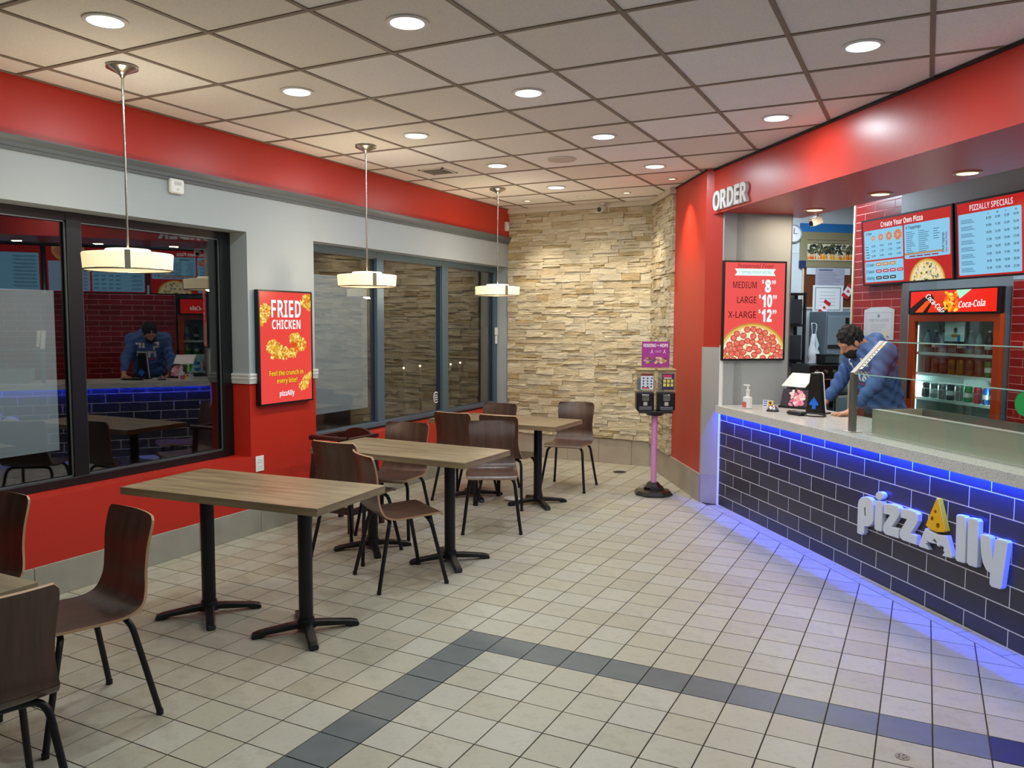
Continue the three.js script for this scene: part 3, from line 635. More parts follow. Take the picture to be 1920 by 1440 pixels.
// window posters, sticker and contact
{
  const film = std(0x6f8087, 0.7), pz = (name, label, z0, z1, y0, y1) => tag(mesh(name, bx(-4.792, -4.789, y0, y1, z0, z1), film), label, 'poster');
  pz('window_poster', 'back of a poster taped outside the black framed window', -3.165, -2.25, 0.83, 1.82);
  pz('window_poster', 'back of a tall poster taped outside the blue grey window', -6.3, -5.42, 0.81, 2.05);
  const s = thing('window_sticker', 'round white sticker low on the blue grey window', 'sticker', [-4.7715, 0.809, -7.5]);
  mesh('ring', new THREE.TorusGeometry(0.05, 0.006, 6, 32).scale(1, 1.15, 0.3).rotateY(Math.PI / 2), M.white, s);
  mesh('bars', [-0.024, 0, 0.024].map((y) => bx(-0.001, 0.001, y - 0.006, y + 0.006, -0.036 + Math.abs(y) * 0.4, 0.036 - Math.abs(y) * 0.4)), M.white, s);
  const c = thing('window_contact', 'white alarm contact on the window post beside the stone wall', 'sensor', [-4.728, 1.48, -8.8]);
  mesh('upper_box', bx(-0.0, 0.02, 0.0, 0.09, -0.03, 0.03, 0.004), M.white, c); mesh('lower_box', bx(0, 0.016, -0.11, -0.004, -0.02, 0.02, 0.004), M.white, c);
}
// floor bits
{
  const o = thing('floor_drain', 'dark round floor drain in front of the stone wall', 'drain', [-2.94, 0, -8.35]);
  mesh('rim', cyl(0.075, 0.075, 0.003, 0, 0, 0, 28), M.steelDull, o); mesh('grate', cyl(0.062, 0.062, 0.001, 0, 0.003, 0, 28), M.black, o);
  const p = thing('floor_cleanout', 'small metal floor cleanout disc near the dark tile', 'drain', [-0.02, 0, -3.295]);
  mesh('disc', cyl(0.026, 0.026, 0.002, 0, 0, 0, 28), std(0x8a8578, 0.5, { metalness: 0.6 }), p); mesh('holes', [0, 1, 2, 3, 4].map((k) => cyl(0.004, 0.004, 0.0006, Math.cos(k * 1.257) * 0.014, 0.002, Math.sin(k * 1.257) * 0.014, 8)), M.black, p);
  const g = new THREE.IcosahedronGeometry(0.05, 3), q = g.attributes.position;
  for (let i = 0; i < q.count; i++) { const n = 0.75 + 0.5 * fbm((q.getX(i) + 1) * 0.5, (q.getZ(i) + q.getY(i) + 1) * 0.5, 24, 24, 2, 5); q.setXYZ(i, q.getX(i) * n * 1.6, q.getY(i) * n * 0.36, q.getZ(i) * n); }
  g.computeVertexNormals(); const m = mesh('crumpled_napkin', g, M.white); m.position.set(-3.33, 0.019, -6.53); tag(m, 'crumpled white napkin on the floor by a table foot', 'napkin');
}
// ================================================================ ORDER COUNTER
{
  const o = thingK('order_counter', 'long order counter faced in dark grey subway tile', 'counter', 0, 0, 0);
  mesh('carcass', bx(0, 5.2, 0, 0.872, -0.62, -0.012), std(0x4a4846, 0.7), o);
  mesh('grout', bx(0, 5.2, 0, 0.872, -0.012, -0.0003), M.grout, o);
  const mats = [0x333233, 0x383738, 0x2e2d2f].map((c) => std(c, 0.3));
  const ys = [0.002, 0.0955, 0.208, 0.3205, 0.433, 0.5455, 0.658, 0.7705, 0.868], cache = {};
  for (let r = 0; r < 8; r++) {
    const off = ((7 - r) % 2) * 0.15 + 0.131 - 0.3;
    for (let k = 0; k < 19; k++) {
      const a = Math.max(0.001, off + k * 0.3), b = Math.min(5.199, off + k * 0.3 + 0.3); if (b - a < 0.01) continue;
      const w = +(b - a - 0.006).toFixed(4), h = +(ys[r + 1] - ys[r] - 0.006).toFixed(4), key = w + ',' + h;
      const g = cache[key] = cache[key] || new RoundedBoxGeometry(w, h, 0.009, 1, 0.0015);
      const t = mesh('brick', g, mats[Math.floor(rnd() * 3)], o); t.position.set((a + b) / 2, (ys[r] + ys[r + 1]) / 2, -0.0035);
    }
  }
}
{
  const o = thingK('countertop', 'speckled pale quartz countertop on the tiled counter', 'countertop', 0, 0, 0);
  mesh('slab', ubx(0.002, 5.2, 0.875, 0.905, -0.72, 0.05, 0.004), M.quartz, o);
  mesh('front_lip', ubx(0.002, 5.2, 0.836, 0.878, 0.042, 0.05, 0.002), M.quartz, o);
  mesh('front_lip_liner', bx(0.002, 5.2, 0.835, 0.875, 0.0408, 0.0422), std(0x5a1c18, 0.6), o);
}
{
  const o = thingK('led_strip', 'blue LED light strip hidden under the countertop lip', 'light strip', 0, 0, 0);
  mesh('led_tape', bx(0.03, 5.15, 0.8715, 0.8745, 0.027, 0.034), std(0x0a1040, 0.5, { emissive: 0x1020ff, emissiveIntensity: 4 }), o);
  const l = new THREE.RectAreaLight(0x1a3cff, BLUE_STRIP, 5.1, 0.006); l.position.set(2.6, 0.8695, 0.0305); l.rotation.x = -Math.PI / 2 + 1.05; o.add(l);
}
// ---- raised logo on the counter face
const LOGO = {"p": [[2.072, 0.471], [2.08, 0.499], [2.106, 0.523], [2.142, 0.536], [2.182, 0.539], [2.214, 0.526], [2.229, 0.501], [2.231, 0.399], [2.219, 0.374], [2.189, 0.352], [2.146, 0.343], [2.147, 0.301], [2.129, 0.283], [2.088, 0.28], [2.074, 0.285]], "ph": [[2.135, 0.461], [2.146, 0.475], [2.157, 0.468], [2.163, 0.417], [2.154, 0.405], [2.14, 0.414]], "i": [[2.247, 0.525], [2.258, 0.536], [2.313, 0.541], [2.318, 0.529], [2.316, 0.359], [2.308, 0.35], [2.256, 0.349], [2.246, 0.358]], "dot": [[2.322, 0.579], [2.32, 0.568], [2.312, 0.558], [2.3, 0.55], [2.286, 0.544], [2.271, 0.543], [2.258, 0.546], [2.249, 0.553], [2.246, 0.563], [2.248, 0.574], [2.256, 0.584], [2.268, 0.592], [2.283, 0.597], [2.297, 0.598], [2.31, 0.595], [2.319, 0.588]], "z1": [[2.327, 0.531], [2.381, 0.543], [2.454, 0.546], [2.475, 0.535], [2.477, 0.503], [2.462, 0.475], [2.409, 0.407], [2.474, 0.409], [2.474, 0.352], [2.355, 0.345], [2.335, 0.355], [2.327, 0.378], [2.342, 0.413], [2.389, 0.474], [2.329, 0.469]], "z2": [[2.483, 0.536], [2.541, 0.547], [2.61, 0.547], [2.635, 0.535], [2.635, 0.498], [2.622, 0.472], [2.58, 0.412], [2.633, 0.41], [2.633, 0.355], [2.51, 0.351], [2.488, 0.362], [2.481, 0.39], [2.494, 0.415], [2.541, 0.485], [2.486, 0.482]], "s": [[2.78, 0.664], [2.792, 0.66], [2.86, 0.496], [2.837, 0.483], [2.789, 0.473], [2.739, 0.475], [2.701, 0.489]], "sh1": [[2.788, 0.589], [2.786, 0.581], [2.78, 0.575], [2.772, 0.573], [2.766, 0.576], [2.763, 0.583], [2.765, 0.591], [2.771, 0.597], [2.778, 0.599], [2.785, 0.595]], "sh2": [[2.767, 0.545], [2.765, 0.535], [2.758, 0.528], [2.748, 0.526], [2.74, 0.529], [2.736, 0.537], [2.739, 0.547], [2.746, 0.554], [2.756, 0.557], [2.764, 0.553]], "sh3": [[2.817, 0.517], [2.815, 0.505], [2.806, 0.496], [2.795, 0.493], [2.786, 0.498], [2.782, 0.508], [2.784, 0.52], [2.793, 0.528], [2.804, 0.531], [2.813, 0.527]], "A": [[2.696, 0.469], [2.705, 0.473], [2.733, 0.465], [2.797, 0.46], [2.869, 0.473], [2.917, 0.37], [2.911, 0.358], [2.838, 0.352], [2.857, 0.377], [2.846, 0.381], [2.85, 0.402], [2.823, 0.408], [2.814, 0.395], [2.797, 0.397], [2.793, 0.405], [2.751, 0.399], [2.728, 0.4], [2.708, 0.403], [2.723, 0.391], [2.705, 0.386], [2.718, 0.372], [2.731, 0.355], [2.659, 0.352], [2.648, 0.36]], "Ah": [[2.776, 0.437], [2.804, 0.413], [2.785, 0.405], [2.772, 0.414], [2.754, 0.411]], "l1": [[2.931, 0.598], [2.938, 0.608], [2.99, 0.612], [3.005, 0.603], [3.01, 0.366], [3.001, 0.357], [2.953, 0.354], [2.938, 0.364]], "l2": [[3.016, 0.601], [3.026, 0.612], [3.078, 0.616], [3.092, 0.605], [3.095, 0.367], [3.086, 0.359], [3.037, 0.357], [3.022, 0.367]], "y": [[3.103, 0.537], [3.114, 0.546], [3.167, 0.55], [3.177, 0.538], [3.196, 0.43], [3.206, 0.537], [3.214, 0.549], [3.276, 0.554], [3.287, 0.545], [3.261, 0.308], [3.251, 0.297], [3.195, 0.292], [3.181, 0.305], [3.181, 0.361], [3.157, 0.367], [3.131, 0.399], [3.118, 0.438]]};
{
  const o = thingK('logo_sign', 'raised white logo lettering with a yellow pizza slice on the dark counter tile', 'sign', 0, 0, -0.001);
  const white = std(0xd6dadf, 0.4), yellow = std(0xf0b400, 0.4);
  const put = (name, pts, holes = [], m = white) => mesh(name, extr(pts, 0.024, 0.0035, holes).translate(0, 0, 0.004), m, o);
  put('letter', LOGO.p, [LOGO.ph]); const i = put('letter', LOGO.i); mesh('dot', extr(LOGO.dot, 0.024, 0.0035).translate(0, 0, 0.004), white, i);
  put('letter', LOGO.z1); put('letter', LOGO.z2);
  const a = put('letter', LOGO.A, [LOGO.Ah]);
  mesh('pizza_slice', extr(LOGO.s, 0.026, 0.003, [LOGO.sh1, LOGO.sh2, LOGO.sh3]).translate(0, 0, 0.004), yellow, a);
  for (const k of ['l1', 'l2', 'y']) put('letter', LOGO[k]);
}
// ---- ORDER lettering on the soffit
const font = await new FontLoader().loadAsync('fonts/droid/droid_sans_bold.typeface.json');
{
  const o = thingK('order_sign', 'raised white ORDER letters on the red soffit', 'sign', 0, 0, -0.0605);
  const g = [...'ORDER'].map((c) => new TextGeometry(c, { font, size: 0.16, depth: 0.026, curveSegments: 6, bevelEnabled: true, bevelSize: 0.004, bevelThickness: 0.004, bevelSegments: 2 }));
  let x = 0; const ws = g.map((q) => { q.computeBoundingBox(); return q.boundingBox; });
  const gap = 0.02, total = ws.reduce((s, b) => s + b.max.x - b.min.x, 0) + gap * 4, sx = 0.66 / total;
  g.forEach((q, i) => { const b = ws[i]; q.translate(x - b.min.x, 0, 0).scale(sx, 1, 1).translate(-0.06, 2.622, 0); x += b.max.x - b.min.x + gap; mesh('letter', q, std(0xcfcdca, 0.45), o); });
}
// ---- glass sneeze guard and steel rail
{
  const o = thingK('sneeze_guard', 'glass sneeze guard on steel posts over the countertop', 'sneeze guard', 0, 0, 0);
  for (const u of [1.82, 3.75]) {
    const p = mesh('post', bx(u - 0.02, u + 0.02, 0.909, 1.31, -0.1, -0.06, 0.004), M.steelDull, o);
    mesh('foot_plate', bx(u - 0.05, u + 0.05, 0.905, 0.911, -0.125, -0.035, 0.002), M.steel, p);
    mesh('bracket', bar([u, 1.3, -0.07], [u, 1.515, -0.285], 0.045, 0.014, [0, 1, 1]), M.steel, o);
  }
  mesh('front_glass', bx(1.84, 3.73, 0.925, 1.298, -0.083, -0.077), M.clear, o);
  mesh('sloped_glass', bar([2.83, 1.303, -0.08], [2.83, 1.51, -0.287], 2.02, 0.006, [0, 1, 1]), M.clear, o);
  for (const [y, z] of [[1.3, -0.076], [1.513, -0.289]]) mesh('glass_edge', bx(1.84, 3.84, y - 0.003, y + 0.003, z - 0.003, z + 0.003), M.glassEdge, o);
  const lab = pic(256, 32, (g, w, h) => { g.fillStyle = '#dcdccf'; g.fillRect(0, 0, w, h); g.fillStyle = '#333'; for (let k = 0; k < 9; k++) g.fillRect(20 + k * 24, 8, 12, 16); g.fillStyle = '#c9a93a'; g.fillRect(190, 6, 30, 20); });
  const t = mesh('label_strip', new THREE.PlaneGeometry(0.26, 0.03).rotateZ(Math.PI / 2).rotateX(-Math.PI / 4).translate(1.868, 1.425, -0.185), std(0xffffff, 0.6, { map: lab, side: THREE.DoubleSide }), o);
  const gs = thingK('round_sticker', 'round green sticker on the sneeze guard glass', 'sticker', 3.24, 1.237, 0.07);
  mesh('disc', cyl(0.062, 0.062, 0.002, 0, 0, 0, 36).rotateX(Math.PI / 2), std(0x0f9a4a, 0.5), gs); mesh('rim', new THREE.TorusGeometry(0.061, 0.0015, 6, 40).translate(0, 0, 0.002), std(0x0c7f3c, 0.5), gs);
  const s = thingK('prep_rail', 'long brushed stainless steel topping rail on the countertop', 'prep rail', 0, 0.905, 0);
  mesh('front_panel', ubx(1.96, 5.15, 0.0, 0.165, -0.14, -0.132), M.steelRail = std(0xd6cebf, 0.4, { metalness: 0.65 }), s);
  mesh('end_panel', ubx(1.955, 1.963, 0, 0.165, -0.5, -0.132), M.steelRail, s);
  mesh('top_lip', ubx(1.955, 5.15, 0.16, 0.168, -0.19, -0.13), M.steel, s);
  mesh('well', [bx(1.963, 5.15, 0, 0.1, -0.5, -0.14), bx(1.955, 5.15, 0.0, 0.165, -0.508, -0.5)], M.steelDull, s);
  mesh('base_flange', ubx(1.93, 5.15, 0, 0.004, -0.132, -0.112), M.steel, s);
}
// ---- small lights under the soffit, and its camera
M.warmLens = std(0xffffff, 0.5, { emissive: 0xffdca0, emissiveIntensity: 2.4 });
M.ringRed = std(0xc8a284, 0.35, { metalness: 0.4 });
for (const u of [0.36, 1.23, 2.1, 2.97, 3.84, 4.7]) {
  const o = thingK('soffit_light', 'warm recessed light in the underside of the red soffit', 'soffit light', u, 2.6, 0.645, 'lights under the red soffit');
  mesh('trim_ring', lathe([[0.062, 0.001], [0.088, 0.001], [0.088, -0.005], [0.075, -0.01], [0.062, -0.005]], 32), M.ringRed, o);
  mesh('lamp_lens', cyl(0.062, 0.062, 0.006, 0, -0.007, 0, 32), M.warmLens, o);
  const l = new THREE.RectAreaLight(0xffe4c4, SOFFIT_LIGHT, 0.1, 0.1); l.position.set(0, -0.011, 0); l.rotation.x = -Math.PI / 2; o.add(l);
}
{
  const o = thingK('counter_camera', 'white box camera under the red soffit above the passage', 'camera', 0.07, 2.6, 0.86);
  mesh('bracket', rod([0, 0.0, 0], [0, -0.03, 0.01], 0.012), M.white, o);
  mesh('body', new RoundedBoxGeometry(0.075, 0.075, 0.1, 2, 0.01).rotateX(0.35).translate(0, -0.055, 0.02), M.white, o);
  mesh('lens', cyl(0.022, 0.022, 0.01, 0, 0, 0, 20).rotateX(Math.PI / 2 + 0.35).translate(0.005, -0.078, 0.065), M.black, o);
}
// ================================================================ SCREENS
function pizzaArt(g, x, y, r, dense = 1, cheese = '#f3dfa0') {
  g.save(); g.beginPath(); g.arc(x, y, r, 0, 7); g.fillStyle = '#c98a3c'; g.fill(); g.beginPath(); g.arc(x, y, r * 0.95, 0, 7); g.fillStyle = '#e8bf66'; g.fill();
  g.beginPath(); g.arc(x, y, r * 0.88, 0, 7); g.fillStyle = cheese; g.fill(); g.clip(); let s = 9; const q = () => (s = (s * 16807) % 2147483647) / 2147483647;
  for (let k = 0; k < 120 * dense; k++) { const a = q() * 6.283, d = Math.sqrt(q()) * r * 0.86; g.fillStyle = ['#f9efc4', '#e5b95a', '#fff6d8', '#d99a3e'][k % 4]; g.beginPath(); g.arc(x + Math.cos(a) * d, y + Math.sin(a) * d, r * 0.035, 0, 7); g.fill(); }
  g.restore();
}
function pepperoni(g, x, y, r, n, pr) { let s = 77; const q = () => (s = (s * 16807) % 2147483647) / 2147483647; const pts = []; for (let k = 0, t = 0; k < n && t < 4000; t++) { const a = q() * 6.283, d = Math.sqrt(q()) * r, X = x + Math.cos(a) * d, Y = y + Math.sin(a) * d; if (pts.some((p) => Math.hypot(p[0] - X, p[1] - Y) < pr * 1.6)) continue; pts.push([X, Y]); k++; g.fillStyle = '#b43a2c'; g.beginPath(); g.arc(X, Y, pr, 0, 7); g.fill(); g.fillStyle = '#e06a58'; g.beginPath(); g.arc(X, Y, pr * 0.82, 0, 7); g.fill(); g.fillStyle = '#f2a08c'; for (let j = 0; j < 4; j++) { g.beginPath(); g.arc(X + (q() - 0.5) * pr, Y + (q() - 0.5) * pr, pr * 0.16, 0, 7); g.fill(); } } }
function crispy(g, blobs, sd = 5) { let s = sd; const q = () => (s = (s * 16807) % 2147483647) / 2147483647; for (const [x, y, rx, ry, rot] of blobs) { g.save(); g.translate(x, y); g.rotate(rot); for (let k = 0; k < 90; k++) { const a = q() * 6.283, d = Math.sqrt(q()), X = Math.cos(a) * d * rx, Y = Math.sin(a) * d * ry; g.fillStyle = ['#e0a22a', '#f2c63c', '#f8e06a', '#c27f1c', '#fbeb9a', '#d98e22'][Math.floor(q() * 6)]; g.beginPath(); g.ellipse(X, Y, rx * (0.1 + q() * 0.12), ry * (0.08 + q() * 0.1), q() * 3, 0, 7); g.fill(); } g.restore(); } }
const chickenTex = pic(640, 1020, (g, w, h) => {
  g.fillStyle = '#e8463e'; g.fillRect(0, 0, w, h);
  crispy(g, [[60, 190, 90, 70, -0.9], [30, 250, 50, 60, 0.4], [590, 70, 90, 60, -0.3], [620, 130, 50, 40, 0]], 3);
  txt(g, 'FRIED', 128, 232, 222, '#eefcff', { w: 388 }); txt(g, 'CHICKEN', 140, 340, 118, '#f4fdff', { w: 368 });
  crispy(g, [[180, 530, 105, 82, 0.3], [270, 560, 90, 60, 0.1], [380, 565, 80, 42, -0.1], [150, 500, 70, 60, 0], [430, 445, 70, 70, 0.3], [500, 480, 62, 72, -0.5], [400, 420, 50, 40, 0]], 8);
  g.fillStyle = '#d8501c'; g.beginPath(); g.ellipse(415, 490, 45, 24, 0.2, 0, 7); g.fill();
  for (const [s, y, x0, ww] of [['Feel the crunch in', 770, 100, 430], ['every bite!', 842, 190, 260]]) txt(g, s, x0, y, 66, '#ffd92e', { w: ww, stroke: '#8e1f10', lw: 7 });
  crispy(g, [[560, 840, 80, 45, -0.9], [530, 880, 60, 45, 0], [610, 790, 40, 30, -1]], 12);
  txt(g, 'pizzAlly', 220, 962, 66, '#f6feff', { w: 190 });
});
const priceTex = pic(560, 920, (g, w, h) => {
  g.fillStyle = '#ee5450'; g.fillRect(0, 0, w, h);
  pizzaArt(g, 270, 905, 330, 2, '#f6ecc8'); pepperoni(g, 270, 915, 280, 90, 30);
  txt(g, 'Pepperoni Feast', 108, 50, 52, '#5a1212', { w: 340, i: true, b: false, f: 'serif' });
  g.fillStyle = '#eafcfb'; g.beginPath(); g.moveTo(88, 58); g.lineTo(472, 58); g.lineTo(452, 92); g.lineTo(472, 124); g.lineTo(88, 124); g.lineTo(110, 92); g.fill();
  txt(g, '1 TOPPING PICKUP SPECIAL', 122, 104, 32, '#8fc0c4', { w: 310, b: false });
  [['MEDIUM', 244, 230, '8'], ['LARGE', 386, 190, '10'], ['X-LARGE', 528, 262, '12']].forEach(([s, y, ww, p]) => {
    txt(g, s, 300, y, 86, '#4a0c0c', { w: ww, a: 'r', stroke: '#4a0c0c', lw: 1, b: false }); const pw = p.length > 1 ? 100 : 60, px = p.length > 1 ? 346 : 372;
    txt(g, p, px, y + 34, 160, '#f2fdff', { w: pw, stroke: '#f2fdff', lw: 8 }); txt(g, '$', px - 30, y - 46, 50, '#f2fdff', { w: 24 }); txt(g, '99', px + pw + 4, y - 42, 52, '#f2fdff', { w: 40 });
  });
});
function screenPanel(o, w, h, map, k, border = 0.012, depth = 0.04) {   // faces +z, centred
  mesh('casing', bx(-w / 2 - border, w / 2 + border, -h / 2 - border, h / 2 + border, 0, depth - 0.002, 0.004), M.black, o);
  mesh('display', new THREE.PlaneGeometry(w, h).translate(0, 0, depth), screenMat(map, k), o);
  mesh('bezel', [bx(-w / 2 - border, w / 2 + border, h / 2, h / 2 + border, depth - 0.004, depth + 0.003), bx(-w / 2 - border, w / 2 + border, -h / 2 - border, -h / 2, depth - 0.004, depth + 0.003), bx(-w / 2 - border, -w / 2, -h / 2, h / 2, depth - 0.004, depth + 0.003), bx(w / 2, w / 2 + border, -h / 2, h / 2, depth - 0.004, depth + 0.003)], M.black, o);
}
{
  const o = thing('poster_screen', 'lit red fried chicken poster screen on the pillar between the windows', 'screen', [WALL_X, 1.431, -4.913], Math.PI / 2);
  screenPanel(o, 0.578, 0.868, chickenTex, 0.95, 0.013, 0.042);
  const p = thing('price_screen', 'lit red pepperoni price screen on the grey return wall', 'screen', K(0.0, 1.745, 0.29), KROT + Math.PI / 2);
  screenPanel(p, 0.575, 0.85, priceTex, 0.95, 0.016, 0.03);
}
const skyBlue = '#8fd0f2';
function panel(g, x, y, w, h, c = skyBlue) { g.fillStyle = c; g.beginPath(); g.roundRect(x, y, w, h, 14); g.fill(); }
function rows(g, x, y, w, n, step, c = '#2a5878', hh = 5) { for (let k = 0; k < n; k++) { g.fillStyle = c; g.fillRect(x, y + k * step, w * (0.55 + 0.45 * hash2(k, x | 0, 3)), hh); } }
const menuA = pic(1150, 640, (g, w, h) => {
  g.fillStyle = '#c2201c'; g.fillRect(0, 0, w, h); txt(g, 'Create Your Own Pizza', 260, 78, 74, '#ffffff', { w: 560 });
  panel(g, 20, 96, 540, 300); panel(g, 580, 96, 550, 330); panel(g, 20, 412, 540, 212);
  txt(g, '1 Size', 40, 140, 36, '#123a52', { w: 90 }); [[150, 26], [258, 34], [374, 42], [494, 52]].forEach(([x, r], k) => { g.fillStyle = '#c98a3c'; g.beginPath(); g.arc(x, 176, r, 0, 7); g.fill(); g.fillStyle = '#d4705c'; g.beginPath(); g.arc(x, 176, r * 0.82, 0, 7); g.fill(); g.strokeStyle = '#f4e2b0'; g.lineWidth = 3; for (let a = 0; a < 4; a++) { g.beginPath(); g.moveTo(x - Math.cos(a * 0.785) * r, 176 - Math.sin(a * 0.785) * r); g.lineTo(x + Math.cos(a * 0.785) * r, 176 + Math.sin(a * 0.785) * r); g.stroke(); } });
  const pr = ['8.99', '10.99', '12.99', '14.99', '1.25', '1.50', '1.75', '2.00', '6.99', '8.99', '10.99', '12.99']; pr.forEach((s, k) => txt(g, s, 124 + (k % 4) * 116, 268 + Math.floor(k / 4) * 50, 26, '#123a52', { w: 56 })); rows(g, 40, 256, 60, 5, 28, '#27597a', 8);
  [['2 Crust', 462, '#c9803a', 3], ['3 Sauce', 530, '#c22a44', 4], ['4 Baking', 598, '#1a2230', 3]].forEach(([s, y, c, n]) => { txt(g, s, 36, y, 42, '#123a52', { w: 118 }); for (let k = 0; k < n; k++) { g.fillStyle = c; g.beginPath(); g.roundRect(176 + k * 98, y - 30, 86, 32, 16); g.fill(); g.fillStyle = '#f0e8e0'; g.fillRect(192 + k * 98, y - 18, 54, 8); } });
  txt(g, '5 Toppings', 600, 144, 40, '#123a52', { w: 190 }); rows(g, 604, 172, 110, 11, 19); rows(g, 760, 172, 130, 11, 19); rows(g, 940, 172, 90, 5, 22, '#2a5878'); g.fillStyle = '#b98a5a'; g.fillRect(580, 372, 470, 18); g.fillStyle = '#a03058'; for (let k = 0; k < 4; k++) g.fillRect(640 + k * 92, 400, 80, 12);
  g.save(); g.translate(1062, 400); g.rotate(-Math.PI / 2); txt(g, 'Fresh Toppings', 0, 0, 34, '#123a52', { w: 180 }); txt(g, 'Our Own Pizza', 0, 36, 30, '#a02040', { w: 180 }); g.restore();
  pizzaArt(g, 850, 660, 220, 2); let s = 4; const q = () => (s = (s * 16807) % 2147483647) / 2147483647; for (let k = 0; k < 150; k++) { const a = q() * 6.283, d = Math.sqrt(q()) * 180; g.fillStyle = ['#4a5a2c', '#f4efdc', '#8a8a6c', '#d8d2b8'][k % 4]; g.beginPath(); g.ellipse(850 + Math.cos(a) * d, 660 + Math.sin(a) * d, 13, 8, q() * 3, 0, 7); g.fill(); }
  g.fillStyle = '#c2201c'; g.fillRect(580, 426, 550, 14);
});
const menuB = pic(1150, 640, (g, w, h) => {
  g.fillStyle = '#c2201c'; g.fillRect(0, 0, w, h); txt(g, 'PIZZALLY SPECIALS', 130, 76, 70, '#f2d8e4', { w: 430 });
  panel(g, 14, 96, 620, 530); panel(g, 660, 200, 470, 426, '#a8c8ea');
  for (let r = 0; r < 8; r++) { rows(g, 40, 146 + r * 60, 190, 3, 13, '#3f7698', 5); for (let c = 0; c < 4; c++) txt(g, `${8 + r + c * 2}.99`, 300 + c * 86, 168 + r * 60, 28, '#143c58', { w: 52 }); }
  'S M L XL'.split(' ').forEach((s, c) => txt(g, s, 316 + c * 86, 128, 22, '#143c58'));
  for (let r = 0; r < 8; r++) rows(g, 690, 240 + r * 48, 330, 2, 14, '#5a7fae', 6); pizzaArt(g, 900, 30, 190, 1, '#d9825a');
});
const menuC = (c) => pic(1150, 640, (g, w, h) => {
  g.fillStyle = c; g.fillRect(0, 0, w, h);  panel(g, 20, 100, 540, 520); panel(g, 590, 100, 540, 240); panel(g, 590, 360, 540, 260);
  for (let r = 0; r < 9; r++) { rows(g, 50, 140 + r * 52, 300, 2, 14); txt(g, `${6 + r}.99`, 460, 158 + r * 52, 28, '#143c58', { w: 60 }); } rows(g, 620, 140, 420, 8, 22); rows(g, 620, 400, 300, 9, 22); crispy(g, [[1030, 500, 90, 70, 0.2], [1040, 250, 70, 60, 0]], 6);
});
[[menuA, 'menu screen headed Create Your Own Pizza'], [menuB, 'menu screen listing specials with a pizza in its corner'], [menuC('#b4201c'), 'menu screen beside the specials menu'], [menuC('#a81c1a'), 'menu screen at the end of the menu row']].forEach(([m, label], k) => {
  const o = thingK('menu_screen', label, 'screen', 0.034 + k * 1.268, 2.33, 1.805); o.rotation.order = 'YXZ'; o.rotation.x = 0.075;
  screenPanel(o, 1.205, 0.605, m, 0.85, 0.018, 0.04);
  mesh('wall_mount', bx(-0.2, 0.2, -0.1, 0.1, -0.03, 0), M.black, o);
});
// ================================================================ DRINKS COOLER
const cokeTex = pic(1000, 240, (g, w, h) => {
  const gr = ['#e8200c', '#f0380c']; g.fillStyle = gr[0]; g.fillRect(0, 0, w, h);
  g.fillStyle = '#2a0a06'; g.beginPath(); g.moveTo(0, 190); g.lineTo(160, 70); g.lineTo(330, 20); g.lineTo(470, 90); g.lineTo(480, 240); g.lineTo(0, 240); g.fill();
  g.fillStyle = '#e8500e'; g.beginPath(); g.moveTo(60, 240); g.lineTo(200, 110); g.lineTo(270, 110); g.lineTo(160, 240); g.fill(); g.fillStyle = '#d8300e'; g.beginPath(); g.moveTo(250, 0); g.lineTo(420, 0); g.lineTo(470, 100); g.lineTo(360, 240); g.lineTo(220, 240); g.lineTo(300, 90); g.fill();
  for (let k = 0; k < 46; k++) { g.fillStyle = ['#ffb21c', '#ff8a10', '#ffd24a', '#e85a08'][k % 4]; g.beginPath(); g.ellipse(430 + hash2(k, 1, 2) * 150, 20 + hash2(k, 2, 2) * 200, 26, 16, hash2(k, 3, 2) * 3, 0, 7); g.fill(); }
  g.fillStyle = '#a8f0c8'; g.beginPath(); g.moveTo(560, 0); g.lineTo(730, 0); g.lineTo(600, 100); g.fill();
  txt(g, 'Coca-Cola', 180, 60, 86, '#ffffff', { i: true, f: 'serif', w: 300, rot: 0.75 }); txt(g, 'Coca-Cola', 585, 196, 96, '#ffffff', { i: true, f: 'serif', w: 300, rot: -0.05 });
});
const FZ = 2.62;
